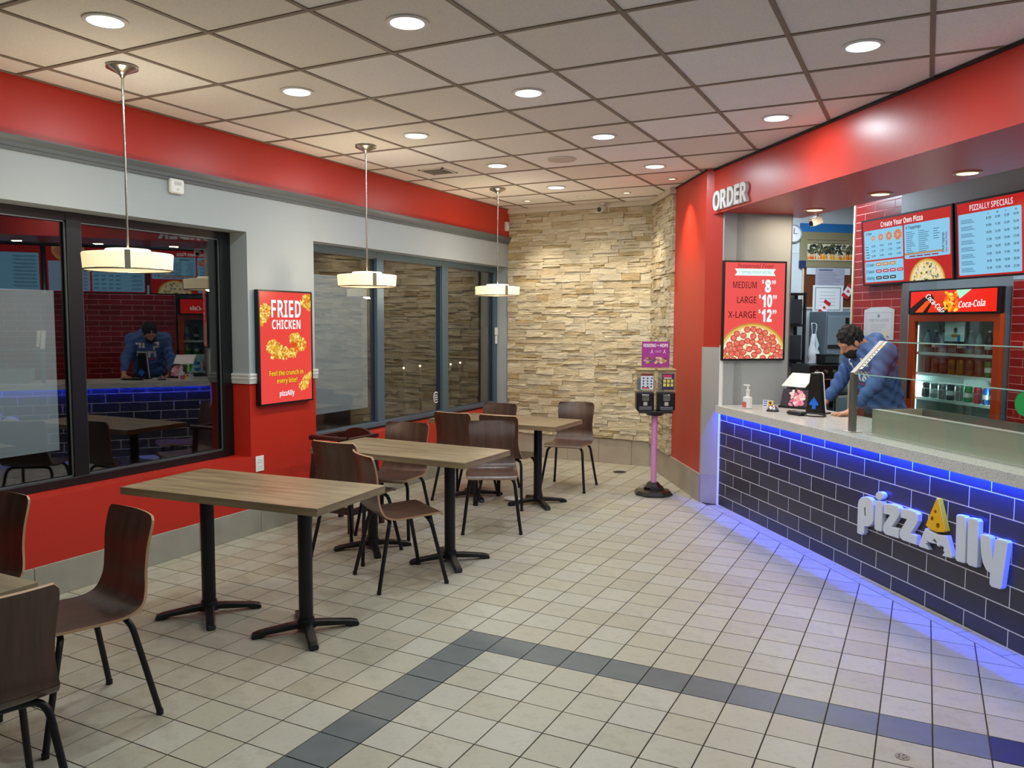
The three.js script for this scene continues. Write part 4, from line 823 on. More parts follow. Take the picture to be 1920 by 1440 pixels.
{
  const o = thingK('drinks_cooler', 'glass door drinks cooler with an orange frame and lit red header', 'drinks cooler', -0.36, 0, FZ);
  const w = 0.622, H = 1.985, D = 0.68, org = std(0xb8400c, 0.45), inner = std(0xb9c6c2, 0.6);
  mesh('body', [bx(-w, -w + 0.03, 0.03, H, -D, -0.05), bx(w - 0.03, w, 0.03, H, -D, -0.05), bx(-w, w, 0.03, H, -D - 0.02, -D), bx(-w, w, 0.03, 0.2, -D, -0.05), bx(-w, w, 1.73, H, -D, -0.03)], std(0x6a6e70, 0.5, { metalness: 0.4 }), o);
  mesh('liner', [bx(-w + 0.03, -w + 0.045, 0.2, 1.7, -D, -0.06), bx(w - 0.045, w - 0.03, 0.2, 1.7, -D, -0.06), bx(-w + 0.03, w - 0.03, 0.2, 1.7, -D, -D + 0.01), bx(-w + 0.03, w - 0.03, 0.2, 0.215, -D, -0.06), bx(-w + 0.03, w - 0.03, 1.685, 1.7, -D, -0.06)], inner, o);
  const hd = mesh('header_box', bx(-w, w, 1.735, H, -0.05, 0.012, 0.004), M.black, o);
  mesh('header_sign', new THREE.PlaneGeometry(1.17, 0.216).translate(0, 1.862, 0.0135), screenMat(cokeTex, 1.05), hd);
  const d = mesh('door', [bx(-w, -w + 0.09, 0.12, 1.733, -0.045, 0), bx(w - 0.075, w, 0.12, 1.733, -0.045, 0), bx(-w + 0.09, w - 0.075, 1.66, 1.733, -0.045, 0), bx(-w + 0.09, w - 0.075, 0.12, 0.2, -0.045, 0)], org, o);
  mesh('door_glass', bx(-w + 0.09, w - 0.075, 0.2, 1.66, -0.026, -0.02), M.clear, d);
  mesh('handle', bx(-w + 0.02, -w + 0.06, 0.84, 1.05, 0, 0.006, 0.002), M.black, d);
  mesh('kick_panel', bx(-w, w, 0.0, 0.12, -0.06, -0.01), M.black, o);
  for (const [s, r] of [[-1, 0], [1, 0]]) { const t = mesh('light_tube', cyl(0.009, 0.009, 1.3, s * (w - 0.055), 0.32, -0.075, 12), std(0xffffff, 0.5, { emissive: 0xe8fbff, emissiveIntensity: 2.0 }), o); const l = new THREE.PointLight(0xdcf6ff, 2.2, 0, 2); l.position.set(s * (w - 0.055), 0.97, -0.075); l.castShadow = true; o.add(l); }
  const sy = [0.5, 0.862, 1.122, 1.338];
  for (const y of sy) { const s = mesh('shelf', [bx(-w + 0.045, w - 0.05, y - 0.012, y, -D + 0.02, -0.07), bx(-w + 0.045, w - 0.05, y - 0.026, y + 0.004, -0.072, -0.064)], std(0xd4dcda, 0.45), o);
    if (y !== 1.122) mesh('wire_guard', [rod([-w + 0.06, y + 0.1, -0.066], [w - 0.06, y + 0.1, -0.066], 0.003, 6), ...[0, 1, 2, 3, 4, 5, 6, 7, 8].map((k) => rod([-w + 0.06 + k * 0.139, y, -0.066], [-w + 0.06 + k * 0.139, y + 0.1, -0.066], 0.0028, 6))], M.chrome, s); }
  tag(mesh('cooler_notice', new THREE.BoxGeometry(0.27, 0.2, 0.001), std(0xffffff, 0.6, { map: pic(200, 200, (g, W, Hh) => { g.fillStyle = '#bfe6e6'; g.fillRect(0, 0, W, Hh); g.fillStyle = '#e8f4f2'; g.beginPath(); g.moveTo(0, 40); g.lineTo(200, 0); g.lineTo(200, 60); g.lineTo(0, 160); g.fill(); g.fillStyle = '#7a6a58'; g.beginPath(); g.ellipse(110, 90, 18, 28, 0, 0, 7); g.fill(); g.fillStyle = '#b09048'; g.fillRect(70, 130, 90, 30); g.fillStyle = '#3a7ac0'; g.fillRect(130, 140, 30, 60); }) })), 'pale blue notice hung inside the cooler door glass', 'notice');
  const n = scene.children[scene.children.length - 1]; n.position.copy(K(-0.345, 1.562, FZ + 0.032)); n.rotation.y = KROT;
  // cans and bottles on the shelves
  const can = (u, y, z, body, band, label, group) => { const c = thingK('drink_can', label, 'can', -0.36 + u, y, FZ - z, group);
    mesh('can_body', lathe([[0, 0], [0.03, 0], [0.038, 0.008], [0.04, 0.016], [0.04, 0.135], [0.032, 0.153], [0.0315, 0.157], [0, 0.154]], 20), body, c); mesh('print_band', cyl(0.0403, 0.0403, 0.045, 0, 0.05, 0, 20, true), band, c); };
  const cm = (c, m = 0.5) => std(c, 0.3, { metalness: m });
  const C = { silver: cm(0x9a9c9c, 0.9), dark: cm(0x2a2c30), red: cm(0xa01820), blue: cm(0x1450a0), green: cm(0x1c7a38), lime: cm(0x6aa850), gold: cm(0xa8742a, 0.7), brown: cm(0x7a4030, 0.4), white: cm(0xd8dcdc, 0.2), amber: cm(0x8a5a3c, 0.5) };
  const low = ['dark', 'silver', 'silver', 'dark', 'silver', 'green', 'red', 'blue', 'lime'], lowN = ['dark', 'silver', 'silver', 'grey', 'silver', 'deep green', 'red', 'blue', 'lime green'];
  low.forEach((k, i) => can(-0.48 + i * 0.12, 0.862, -0.13, C[k], i % 2 ? C.white : C[k], `${lowN[i]} drink can on the lowest stocked cooler shelf`, 'cans on the lowest stocked cooler shelf'));
  const mid = [['brown', 'brown'], ['amber', 'brown'], ['brown', 'amber'], ['gold', 'amber'], ['gold', 'gold'], ['amber', 'brown'], ['brown', 'amber'], ['green', 'white'], ['green', 'lime']];
  const midN = { brown: 'brown', amber: 'amber', gold: 'gold', green: 'green' };
  mid.forEach(([k, b], i) => can(-0.48 + i * 0.12, 1.122, -0.14, C[k], C[b], `${midN[k]} drink can on the middle cooler shelf`, 'cans on the middle cooler shelf'));
  const glassy = new THREE.MeshPhysicalMaterial({ color: 0x8fb0b4, roughness: 0.1, transmission: 0.4, thickness: 0, ior: 1.4 });
  for (let i = 0; i < 9; i++) {
    const c = thingK('water_bottle', 'clear drink bottle on the top cooler shelf', 'bottle', -0.36 - 0.48 + i * 0.12, 1.338, FZ + 0.13, 'bottles on the top cooler shelf');
    mesh('bottle_body', lathe([[0, 0], [0.036, 0.002], [0.039, 0.02], [0.038, 0.13], [0.024, 0.175], [0.014, 0.2], [0.014, 0.218], [0, 0.218]], 18), i % 3 === 1 ? C.dark : glassy, c); mesh('cap', cyl(0.0155, 0.0155, 0.018, 0, 0.216, 0, 14), i % 2 ? C.white : C.dark, c);
    mesh('wrap_label', cyl(0.0396, 0.0396, 0.045, 0, 0.055, 0, 18, true), [C.amber, C.white, C.blue][i % 3], c);
  }
}
// ================================================================ NOTICES AND GEAR IN THE PASSAGE
const flat = (name, label, cat, u, y, v, w, h, map, o = {}) => {      // hangs on the side wall of the passage, facing along the counter
  const m = mesh(name, new THREE.BoxGeometry(w, h, o.d || 0.002), [0, 1, 2, 3, 5, 4].map((k) => (k === 5 ? std(0xffffff, 0.7, { map }) : std(0xdedacb, 0.8))));
  const g = mesh; m.position.copy(K(u, y, v)); m.rotation.y = KROT + Math.PI / 2; if (o.roll) { m.rotation.order = 'YXZ'; m.rotation.z = o.roll; } return tag(m, label, cat);
};
const paperLines = (bg, ink, n, head) => pic(256, 256, (g, w, h) => { g.fillStyle = bg; g.fillRect(0, 0, w, h); g.fillStyle = ink; if (head) g.fillRect(30, 22, 120, 18); for (let k = 0; k < n; k++) g.fillRect(26, 60 + k * (180 / n), 120 + 90 * hash2(k, 4, 4), 4); });
{
  const certTex = pic(420, 300, (g, w, h) => { g.fillStyle = '#c9d2d4'; g.fillRect(0, 0, w, h); g.strokeStyle = '#8f9aa0'; g.lineWidth = 4; g.strokeRect(14, 14, w - 28, h - 28); txt(g, 'CERTIFICATION', 56, 112, 40, '#6b7880', { w: 308, f: 'serif', b: false }); g.fillStyle = '#7f8b92'; g.beginPath(); g.arc(210, 50, 20, 0, 7); g.fill(); for (let k = 0; k < 5; k++) g.fillRect(90, 140 + k * 18, 240 - k * 20, 3); g.fillStyle = '#d8d8a0'; g.beginPath(); g.arc(318, 236, 24, 0, 7); g.fill(); g.fillStyle = '#2a3a6a'; g.fillRect(340, 270, 30, 10); });
  const c = thingK('certificate', 'pale framed certificate hung on the red tile wall', 'certificate', -0.39, 1.637, BW - 0.011);
  mesh('sheet', extr([[-0.228, -0.158], [0.228, -0.158], [0.228, 0.135], [0.1, 0.16], [-0.1, 0.16], [-0.228, 0.135]], 0.006), std(0xc9d2d4, 0.4), c);
  mesh('print', new THREE.PlaneGeometry(0.425, 0.265).translate(0, -0.015, 0.0068), std(0xffffff, 0.4, { map: certTex }), c);
  // cork board and what is pinned on it
  const b = thing('cork_board', 'framed cork board in the passage behind the counter', 'cork board', K(-1.8, 2.075, 2.162), KROT + Math.PI / 2);
  mesh('cork', bx(-0.312, 0.312, -0.256, 0.256, 0, 0.012), std(0x9a6f44, 0.9, { map: tex(128, (u, v) => mix3([150, 108, 66], [186, 140, 92], hash2(Math.floor(u * 64), Math.floor(v * 64), 9)), 0.2) }), b);
  mesh('frame', [bx(-0.328, 0.328, 0.252, 0.272, 0, 0.02), bx(-0.328, 0.328, -0.272, -0.252, 0, 0.02), bx(-0.328, -0.308, -0.272, 0.272, 0, 0.02), bx(0.308, 0.328, -0.272, 0.272, 0, 0.02)], std(0xcfc8b4, 0.5), b);
  const U = -1.779;
  flat('notice_sheet', 'wide white notice across the top of the cork board', 'notice', U, 2.263, 2.161, 0.556, 0.137, paperLines('#d8dade', '#8890a0', 5, true));
  flat('notice_sheet', 'grey printed sheet on the cork board', 'notice', U + 0.004, 2.16, 2.178, 0.369, 0.227, paperLines('#a9abba', '#5c6070', 9, true));
  flat('notice_sheet', 'bordered white licence on the cork board under the grey sheet', 'notice', U + 0.006, 1.918, 2.159, 0.386, 0.309, pic(256, 210, (g, w, h) => { g.fillStyle = '#e9ecec'; g.fillRect(0, 0, w, h); g.strokeStyle = '#9098a0'; g.lineWidth = 8; g.strokeRect(22, 18, w - 44, h - 36); g.fillStyle = '#a8b0b8'; for (let k = 0; k < 5; k++) g.fillRect(60, 50 + k * 26, 130, 4); }));
  const flagTex = pic(240, 120, (g, w, h) => { g.fillStyle = '#f4f0ee'; g.fillRect(0, 0, w, h); g.fillStyle = '#c8202a'; g.fillRect(0, 0, 60, h); g.fillRect(180, 0, 60, h); g.beginPath(); for (let k = 0; k < 22; k++) { const a = k / 22 * 6.283 - 1.57, r = k % 2 ? 16 : 34; g.lineTo(120 + Math.cos(a) * r, 58 + Math.sin(a) * r); } g.fill(); g.fillRect(117, 70, 6, 34); });
  flat('paper_flag', 'small paper maple leaf flag tilted across the white licence', 'flag', U + 0.01, 1.817, 2.115, 0.174, 0.09, flagTex, { roll: 1.0 });
  flat('paper_flag', 'small paper maple leaf flag at the edge of the cork board', 'flag', U + 0.01, 2.006, 2.412, 0.174, 0.09, flagTex, { roll: 0.95 });
  // big printed carton panel and drawn banner above the board
  const cb = thing('carton_panel', 'flattened tan carton with a blue top printed CONTAINER', 'carton', K(-1.8, 2.52, 2.126), KROT + Math.PI / 2);
  mesh('carton_face', new RoundedBoxGeometry(0.66, 0.5, 0.03, 2, 0.012).translate(0, 0, 0.015), std(0x8c8462, 0.8), cb);
  mesh('blue_band', bx(-0.331, 0.331, 0.155, 0.251, 0.0, 0.032), std(0x1f6fae, 0.6), cb);
  mesh('blue_corner', bx(-0.332, -0.26, -0.252, -0.17, 0.0, 0.032), std(0x1a2c58, 0.6), cb);
  mesh('carton_print', new THREE.PlaneGeometry(0.6, 0.2).translate(0, 0.03, 0.0325), std(0xffffff, 0.8, { map: pic(480, 160, (g, w, h) => { g.fillStyle = '#8c8462'; g.fillRect(0, 0, w, h); g.fillStyle = '#3a3528'; g.fillRect(40, 50, 400, 4); txt(g, 'CONTAINER', 130, 112, 44, '#2e2a20', { w: 260 }); txt(g, 'Litre', 50, 112, 40, '#2e2a20', { i: true, w: 70 }); }) }), cb);
  flat('drawn_banner', 'colourful drawn banner of dark figures and flames above the cork board', 'banner', -1.76, 2.446, 2.18, 0.61, 0.185, pic(512, 160, (g, w, h) => { g.fillStyle = '#d8d0b0'; g.fillRect(0, 0, w, h); for (let k = 0; k < 120; k++) { g.fillStyle = ['#2c3020', '#4a5230', '#1c1e18', '#6a6a48'][k % 4]; g.beginPath(); g.ellipse(hash2(k, 1, 8) * w, 12 + hash2(k, 2, 8) * 80, 10, 22, hash2(k, 3, 8) * 3, 0, 7); g.fill(); } for (let k = 0; k < 60; k++) { g.fillStyle = ['#e88a1c', '#f4b83a', '#d85a14'][k % 3]; const x = hash2(k, 4, 8) * w; g.beginPath(); g.moveTo(x - 9, 150); g.lineTo(x, 80 + hash2(k, 5, 8) * 40); g.lineTo(x + 9, 150); g.fill(); } }));
  // clock and sheet near the passage corner
  const ck = thing('wall_clock', 'round white wall clock in the kitchen passage', 'clock', K(-1.8, 2.65, 1.705), KROT + Math.PI / 2);
  mesh('case', cyl(0.1, 0.1, 0.03, 0, 0, 0, 36).rotateX(Math.PI / 2), M.white, ck); mesh('dial', cyl(0.086, 0.086, 0.002, 0, 0, 0, 36).rotateX(Math.PI / 2).translate(0, 0, 0.03), std(0xf4f6f4, 0.4), ck);
  mesh('rim', new THREE.TorusGeometry(0.095, 0.008, 8, 36).translate(0, 0, 0.03), std(0x9aa4a6, 0.4), ck); mesh('hands', [bx(-0.004, 0.004, 0, 0.06, 0.032, 0.034), bx(-0.004, 0.045, -0.003, 0.003, 0.032, 0.034)], M.black, ck);
  flat('notice_sheet', 'white sheet taped below the kitchen clock', 'notice', -1.797, 2.5, 1.737, 0.1, 0.13, paperLines('#dfe8ea', '#90a0a8', 6, true));
  // dark rack, oven and things on it
  const rk = thing('storage_rack', 'black metal storage rack below the clock in the passage', 'rack', K(-1.79, 0, 1.74), KROT + Math.PI / 2);
  for (const [x, z] of [[-0.33, 0.02], [0.02, 0.02], [-0.33, 0.2], [0.02, 0.2]]) mesh('post', bx(x - 0.013, x + 0.013, 0, 1.98, z - 0.013, z + 0.013), M.black, rk);
  for (const y of [0.3, 0.75, 1.2, 1.6, 1.95]) mesh('shelf', bx(-0.34, 0.03, y, y + 0.025, 0.01, 0.21), M.blackMetal, rk);
  [[0.325, 'grey'], [1.225, 'dark'], [1.625, 'dark']].forEach(([y, c], k) => { const x = tag(mesh('storage_crate', bx(-0.3, 0.0, 0, 0.28, 0.03, 0.19, 0.01), std(k ? 0x23262c : 0x55595c, 0.6)), ['grey storage crate on the bottom rack shelf', 'dark storage crate on the middle rack shelf', 'dark storage crate on the top rack shelf'][k], 'crate'); x.position.copy(K(-1.79, y, 1.74)); x.rotation.y = KROT + Math.PI / 2; });
  const dr = thing('upright_freezer', 'blue grey upright freezer behind the black oven', 'freezer', K(-1.79, 0, 2.2), KROT + Math.PI / 2);
  mesh('body', bx(-0.26, 0.3, 0, 1.77, 0, 0.34, 0.01), std(0x5f6f78, 0.45), dr); mesh('door', bx(-0.25, 0.29, 0.08, 1.72, 0.34, 0.37, 0.008), std(0x6d7e88, 0.4), dr); mesh('handle', bx(-0.2, -0.175, 0.7, 1.3, 0.37, 0.4, 0.006), M.black, dr); mesh('door_bar', bx(-0.25, 0.29, 1.36, 1.4, 0.37, 0.385), M.blackMetal, dr); mesh('upright_bar', bx(-0.04, -0.005, 0.9, 1.7, 0.37, 0.385), M.blackMetal, dr);
  const ov = thing('oven', 'black countertop oven with knobs behind the payment terminal', 'oven', K(-1.18, 0, 1.76), KROT + Math.PI / 2);
  mesh('stand', [bx(-0.3, 0.3, 0.85, 0.88, -0.2, 0.2), ...[[-0.28, -0.18], [0.28, -0.18], [-0.28, 0.18], [0.28, 0.18]].map(([x, z]) => bx(x - 0.015, x + 0.015, 0, 0.85, z - 0.015, z + 0.015))], M.steelDull, ov);
  mesh('body', bx(-0.28, 0.28, 0.88, 1.2, -0.19, 0.19, 0.012), M.black, ov); const od = mesh('door', bx(-0.26, 0.26, 0.9, 1.06, 0.19, 0.205, 0.006), std(0x17181b, 0.15), ov); mesh('handle', rod([-0.2, 1.05, 0.225], [0.2, 1.05, 0.225], 0.008), M.chrome, od);
  for (let k = 0; k < 5; k++) mesh('knob', cyl(0.02, 0.017, 0.025, 0, 0, 0, 16).rotateX(Math.PI / 2).translate(-0.2 + k * 0.1, 1.13, 0.19), M.steelDull, ov);
  const tb = thing('black_box', 'small black box on top of the oven', 'box', K(-1.18, 1.2, 1.8), KROT + Math.PI / 2); mesh('box_body', bx(-0.09, 0.09, 0, 0.1, -0.08, 0.08, 0.012), M.black, tb); mesh('lid', bx(-0.094, 0.094, 0.088, 0.108, -0.084, 0.084, 0.006), std(0x151517, 0.5), tb);
  const bag = []; for (let k = 0; k <= 12; k++) { const t = k / 12; bag.push([0.025 + 0.05 * Math.sin(Math.min(1, t * 1.4) * 1.8) * (1 - 0.3 * hash2(k, 2, 3)), 0.5 - t * 0.5]); }
  const bg = lathe(bag, 14), bp = bg.attributes.position; for (let i = 0; i < bp.count; i++) { const n = 1 + 0.45 * (hash2(i % 15, Math.floor(i / 15), 4) - 0.5); bp.setX(i, bp.getX(i) * n); bp.setZ(i, bp.getZ(i) * n * 0.6); } bg.computeVertexNormals();
  const bm = thing('plastic_bag', 'white plastic bag hanging from the rack beside the oven', 'bag', K(-1.52, 1.02, 1.84), KROT + Math.PI / 2); mesh('bag_body', bg, std(0xc8d4da, 0.5, { side: THREE.DoubleSide }), bm); mesh('handles', tube([[-0.02, 0.49, 0], [-0.03, 0.6, 0], [0.0, 0.62, -0.04], [0.03, 0.6, 0], [0.02, 0.49, 0]], 0.005, 20, 6), std(0xc8d4da, 0.5), bm);
}
// kitchen ceiling panel lights
for (const [u, v] of [[-0.9, 1.25], [0.9, 2.3], [3.4, 2.3]]) {
  const o = thingK('kitchen_light', 'flat white kitchen ceiling light panel behind the counter', 'ceiling light', u, CEIL, v, 'kitchen ceiling panels');
  mesh('frame', bx(-0.3, 0.3, -0.012, 0, -0.3, 0.3, 0.004), M.white, o); mesh('light_panel', bx(-0.27, 0.27, -0.016, -0.011, -0.27, 0.27), std(0xffffff, 0.5, { emissive: 0xe6f4ff, emissiveIntensity: 1.6 }), o);
  const l = new THREE.RectAreaLight(0xdcefff, BACK_PANEL, 0.54, 0.54); l.position.set(0, -0.018, 0); l.rotation.x = -Math.PI / 2; o.add(l);
}
// ================================================================ ON THE COUNTER
const CT = 0.9052;
{
  const s = thingK('sanitizer_bottle', 'white pump bottle of hand sanitizer with a red label on the countertop', 'bottle', 0.33, CT, 0.09, null, 0.3);
  mesh('bottle', new RoundedBoxGeometry(0.07, 0.105, 0.05, 3, 0.012).translate(0, 0.0525, 0), new THREE.MeshPhysicalMaterial({ color: 0xe4e8e8, roughness: 0.25 }), s);
  mesh('label', bx(-0.0355, 0.012, 0.012, 0.06, 0.0, 0.0258), std(0xd8605c, 0.5), s); mesh('collar', cyl(0.016, 0.014, 0.03, 0, 0.104, 0, 18), M.white, s);
  const p = mesh('pump', [cyl(0.014, 0.02, 0.03, 0, 0.134, 0, 18), cyl(0.007, 0.007, 0.035, 0, 0.162, 0, 12), bx(-0.045, 0.018, 0.194, 0.206, -0.009, 0.009, 0.004)], M.white, s);
  const c = thingK('card_sign', 'tiny card payment sign in blue and yellow standing on the countertop', 'sign', 0.235, CT, 0.33, null, 0.5);
  mesh('card', bx(-0.05, 0.05, 0, 0.06, -0.001, 0.001).rotateX(-0.15), std(0xffffff, 0.6, { map: pic(160, 96, (g, w, h) => { g.fillStyle = '#e8ecee'; g.fillRect(0, 0, w, h); g.fillStyle = '#2a62b8'; for (let k = 0; k < 3; k++) g.fillRect(8, 10 + k * 30, 62, 16); g.fillStyle = '#e8b838'; g.fillRect(80, 6, 74, 84); g.fillStyle = '#6a3a1c'; g.beginPath(); g.arc(116, 34, 20, 0, 7); g.fill(); }) }), c); mesh('stand_foot', bx(-0.03, 0.03, 0, 0.003, -0.03, 0), M.white, c);
  const b = thingK('service_bell', 'chrome service bell on the countertop', 'bell', 0.555, CT, 0.2);
  mesh('base', lathe([[0, 0], [0.05, 0], [0.052, 0.006], [0.046, 0.014], [0, 0.014]], 32), M.black, b); mesh('dome', lathe([[0.043, 0.014], [0.043, 0.022], [0.036, 0.038], [0.022, 0.05], [0, 0.054]], 32), M.chrome, b); mesh('button', cyl(0.004, 0.006, 0.014, 0, 0.053, 0, 12), M.chrome, b);
  const t = thingK('payment_terminal', 'tall black payment stand with a blue arrow emblem and white edge', 'payment terminal', 0.77, CT, 0.46, null, 0.5);
  const side = [[-0.075, 0], [0.075, 0], [0.062, 0.09], [0.04, 0.32], [0.03, 0.332], [-0.03, 0.332], [-0.042, 0.32], [-0.062, 0.09]];
  mesh('body', extr(side, 0.05, 0.006).translate(0, 0, -0.025), M.black, t); mesh('white_rim', extr(side.map(([x, y]) => [x * 1.04, y * 1.012]), 0.01, 0.003).translate(0, 0, -0.036), M.white, t);
  mesh('base_plate', bx(-0.085, 0.085, 0, 0.012, -0.09, 0.045, 0.004), M.black, t);
  const em = std(0x1668c8, 0.5, { emissive: 0x0c50b0, emissiveIntensity: 0.6 });
  mesh('emblem', [-3, -2, -1, 0, 1, 2, 3].map((k) => bx(k * 0.011 - 0.004, k * 0.011 + 0.004, Math.abs(k) > 1 ? 0.07 : 0.04, 0.135 - Math.abs(k) * 0.014, 0.031, 0.0325)), em, t);
  const cord = thingK('card_reader', 'black handheld card reader with a coiled cord on the countertop', 'card reader', 0.84, CT, 0.25, null, 0.2);
  mesh('handset', new RoundedBoxGeometry(0.16, 0.03, 0.075, 3, 0.014).translate(0, 0.016, 0), M.black, cord); mesh('keys', bx(-0.02, 0.05, 0.03, 0.033, -0.025, 0.025, 0.001), std(0x55524c, 0.6), cord); mesh('display', bx(-0.065, -0.03, 0.03, 0.033, -0.025, 0.025, 0.001), std(0x2c3430, 0.2), cord);
  mesh('cord', tube([[0.08, 0.01, 0], [0.14, 0.006, -0.02], [0.2, 0.006, -0.09], [0.14, 0.006, -0.16], [0.05, 0.006, -0.18]], 0.005, 40, 6), M.black, cord);
  const tab = thingK('order_tablet', 'white tablet tilted on a stand with its screen facing the clerk', 'tablet', 0.27, CT, 0.6, null, 0.35);
  const plate = bx(-0.125, 0.125, -0.09, 0.09, -0.005, 0.005, 0.004).rotateX(-0.9).translate(0, 0.235, 0); mesh('casing', plate, M.white, tab); mesh('screen_face', bx(-0.112, 0.112, -0.078, 0.078, -0.0062, -0.005).rotateX(-0.9).translate(0, 0.235, 0), M.black, tab);
  mesh('stand', [bar([0, 0.0, -0.01], [0, 0.235, 0.0], 0.05, 0.012, [0, 0, 1]), bx(-0.07, 0.07, 0, 0.008, -0.07, 0.07, 0.003)], std(0x9aa0a2, 0.4), tab);
  const fm = thingK('flyer_stack', 'pink pizza flyer leaning behind the payment terminal', 'flyer', 0.37, CT, 0.49, null, 0.55);
  mesh('flyer_face', bx(-0.12, 0.12, 0, 0.17, -0.003, 0.003).rotateX(-0.35).translate(0, 0, 0.0), std(0xffffff, 0.5, { map: pic(256, 192, (g, w, h) => { g.fillStyle = '#2a1424'; g.fillRect(0, 0, w, h); for (let k = 0; k < 50; k++) { g.fillStyle = ['#e88aa4', '#f4b8c4', '#d86a8c', '#f8d8d4', '#e8a090'][k % 5]; g.beginPath(); g.ellipse(90 + hash2(k, 1, 6) * 120, 20 + hash2(k, 2, 6) * 140, 26, 14, hash2(k, 3, 6) * 3, 0, 7); g.fill(); } }) }), fm); mesh('holder', [bx(-0.125, 0.125, 0, 0.02, -0.03, 0.015)], M.black, fm);
}
// ================================================================ CANDY VENDING MACHINE
{
  const o = thing('candy_machine', 'twin candy vending machine on a pink pole and black base', 'vending machine', [-2.27, 0, -7.42], 0.42);
  const oct = (pts) => new THREE.LatheGeometry(pts.map(([r, y]) => new THREE.Vector2(r, y)), 8).rotateY(Math.PI / 8).toNonIndexed();
  const bg = oct([[0, 0], [0.185, 0], [0.19, 0.012], [0.165, 0.04], [0.105, 0.052], [0.098, 0.075], [0.078, 0.085], [0.05, 0.118], [0, 0.118]]); bg.computeVertexNormals(); mesh('base', bg, new THREE.MeshPhysicalMaterial({ color: 0x0c0c0e, roughness: 0.25, clearcoat: 0.5 }), o);
  mesh('pole', cyl(0.027, 0.027, 0.68, 0, 0.115, 0, 28), std(0xdc92c2, 0.38), o);
  mesh('tray', [bx(-0.16, 0.16, 0.788, 0.81, -0.09, 0.11, 0.01), cyl(0.07, 0.1, 0.03, 0, 0.76, 0, 24)], M.black, o);
  const clearP = new THREE.MeshPhysicalMaterial({ color: 0xf4efe4, roughness: 0.05, transmission: 0.9, thickness: 0, ior: 1.45 });
  const cards = [pic(128, 160, (g, w, h) => { g.fillStyle = '#d8dce4'; g.fillRect(0, 0, w, h); g.fillStyle = '#7a2c26'; g.fillRect(0, 0, w, 22); g.fillStyle = '#2c3c64'; for (let k = 0; k < 12; k++) { g.beginPath(); g.arc(18 + (k % 3) * 44 + hash2(k, 1, 1) * 10, 46 + Math.floor(k / 3) * 28, 9, 0, 7); g.fill(); } g.fillStyle = '#b84838'; g.fillRect(10, 136, 80, 16); }), pic(128, 160, (g, w, h) => { g.fillStyle = '#3c2c4c'; g.fillRect(0, 0, w, h); g.fillStyle = '#d8d05a'; for (let k = 0; k < 6; k++) g.fillRect(14 + (k % 3) * 38, 56 + Math.floor(k / 3) * 40, 28, 32); g.fillStyle = '#c83a5c'; g.fillRect(10, 10, 90, 24); g.fillStyle = '#f0e8d0'; g.fillRect(20, 38, 80, 10); })];
  [-1, 1].forEach((s, k) => {
    const x = s * 0.098, b = mesh('dispenser', bx(x - 0.082, x + 0.082, 0.812, 0.985, -0.08, 0.085, 0.012), M.black, o);
    mesh('coin_slot', bx(x - 0.035, x + 0.035, 0.905, 0.965, 0.085, 0.098, 0.006), M.nickel, b); mesh('knob', new THREE.CylinderGeometry(0.02, 0.02, 0.016, 18).rotateX(Math.PI / 2).translate(x, 0.93, 0.104), M.nickel, b);
    mesh('price_tag', bx(x - 0.018, x + 0.018, 0.86, 0.895, 0.085, 0.087), std(0xc8c0b0, 0.6), b); mesh('chute_door', bx(x - 0.06, x + 0.06, 0.815, 0.85, 0.085, 0.094, 0.004), std(0x7c7a80, 0.3, { metalness: 0.7 }), b);
    const c = mesh('candy_box', [bx(x - 0.084, x + 0.084, 0.988, 1.18, 0.078, 0.081), bx(x - 0.084, x + 0.084, 0.988, 1.18, -0.081, -0.078), bx(x - 0.084, x - 0.081, 0.988, 1.18, -0.08, 0.08), bx(x + 0.081, x + 0.084, 0.988, 1.18, -0.08, 0.08)], clearP, o);
    mesh('front_card', new THREE.PlaneGeometry(0.115, 0.15).translate(x + 0.012, 1.085, 0.0825), std(0xffffff, 0.5, { map: cards[k] }), c);
    const ca = []; for (let j = 0; j < 70; j++) ca.push(new THREE.SphereGeometry(0.0125, 7, 5).translate(x + rr(-0.066, 0.066), 1.0 + rnd() * 0.11, rr(-0.06, 0.062)));
    mesh('candy', ca, std(k ? 0x5a3a5c : 0x36508a, 0.4), c).userData.kind = 'stuff';
    mesh('lid', bx(x - 0.088, x + 0.088, 1.18, 1.205, -0.085, 0.088, 0.008), std(0x9c8a5c, 0.35, { metalness: 0.3 }), o);
  });
  mesh('sign_board', bx(-0.13, 0.13, 1.215, 1.46, -0.004, 0.002), std(0xa83a90, 0.6), o);
  mesh('sign_print', new THREE.PlaneGeometry(0.256, 0.24).translate(0, 1.337, 0.0028), std(0xffffff, 0.5, { map: pic(320, 300, (g, w, h) => { g.fillStyle = '#a83a90'; g.fillRect(0, 0, w, h); txt(g, 'VENDING', 12, 62, 54, '#fff', { w: 150 }); txt(g, 'FOR', 168, 50, 22, '#fff', { w: 34 }); txt(g, 'HOPE', 208, 62, 54, '#fff', { w: 96 }); g.strokeStyle = '#f0c4e4'; g.lineWidth = 8; for (const x of [116, 262]) { g.beginPath(); g.moveTo(x - 16, 136); g.bezierCurveTo(x + 30, 80, x - 30, 80, x + 16, 136); g.stroke(); } g.fillStyle = '#e0b0d4'; g.fillRect(150, 104, 80, 5); g.fillRect(158, 118, 64, 5); for (let k = 0; k < 40; k++) { g.fillStyle = ['#e8c89a', '#b89458', '#8a4a3c', '#d8a0a0', '#5a5a6a'][k % 5]; g.beginPath(); g.ellipse(30 + hash2(k, 1, 3) * 260, 190 + hash2(k, 2, 3) * 70, 18, 12, 0, 0, 7); g.fill(); } }) }), o);
}
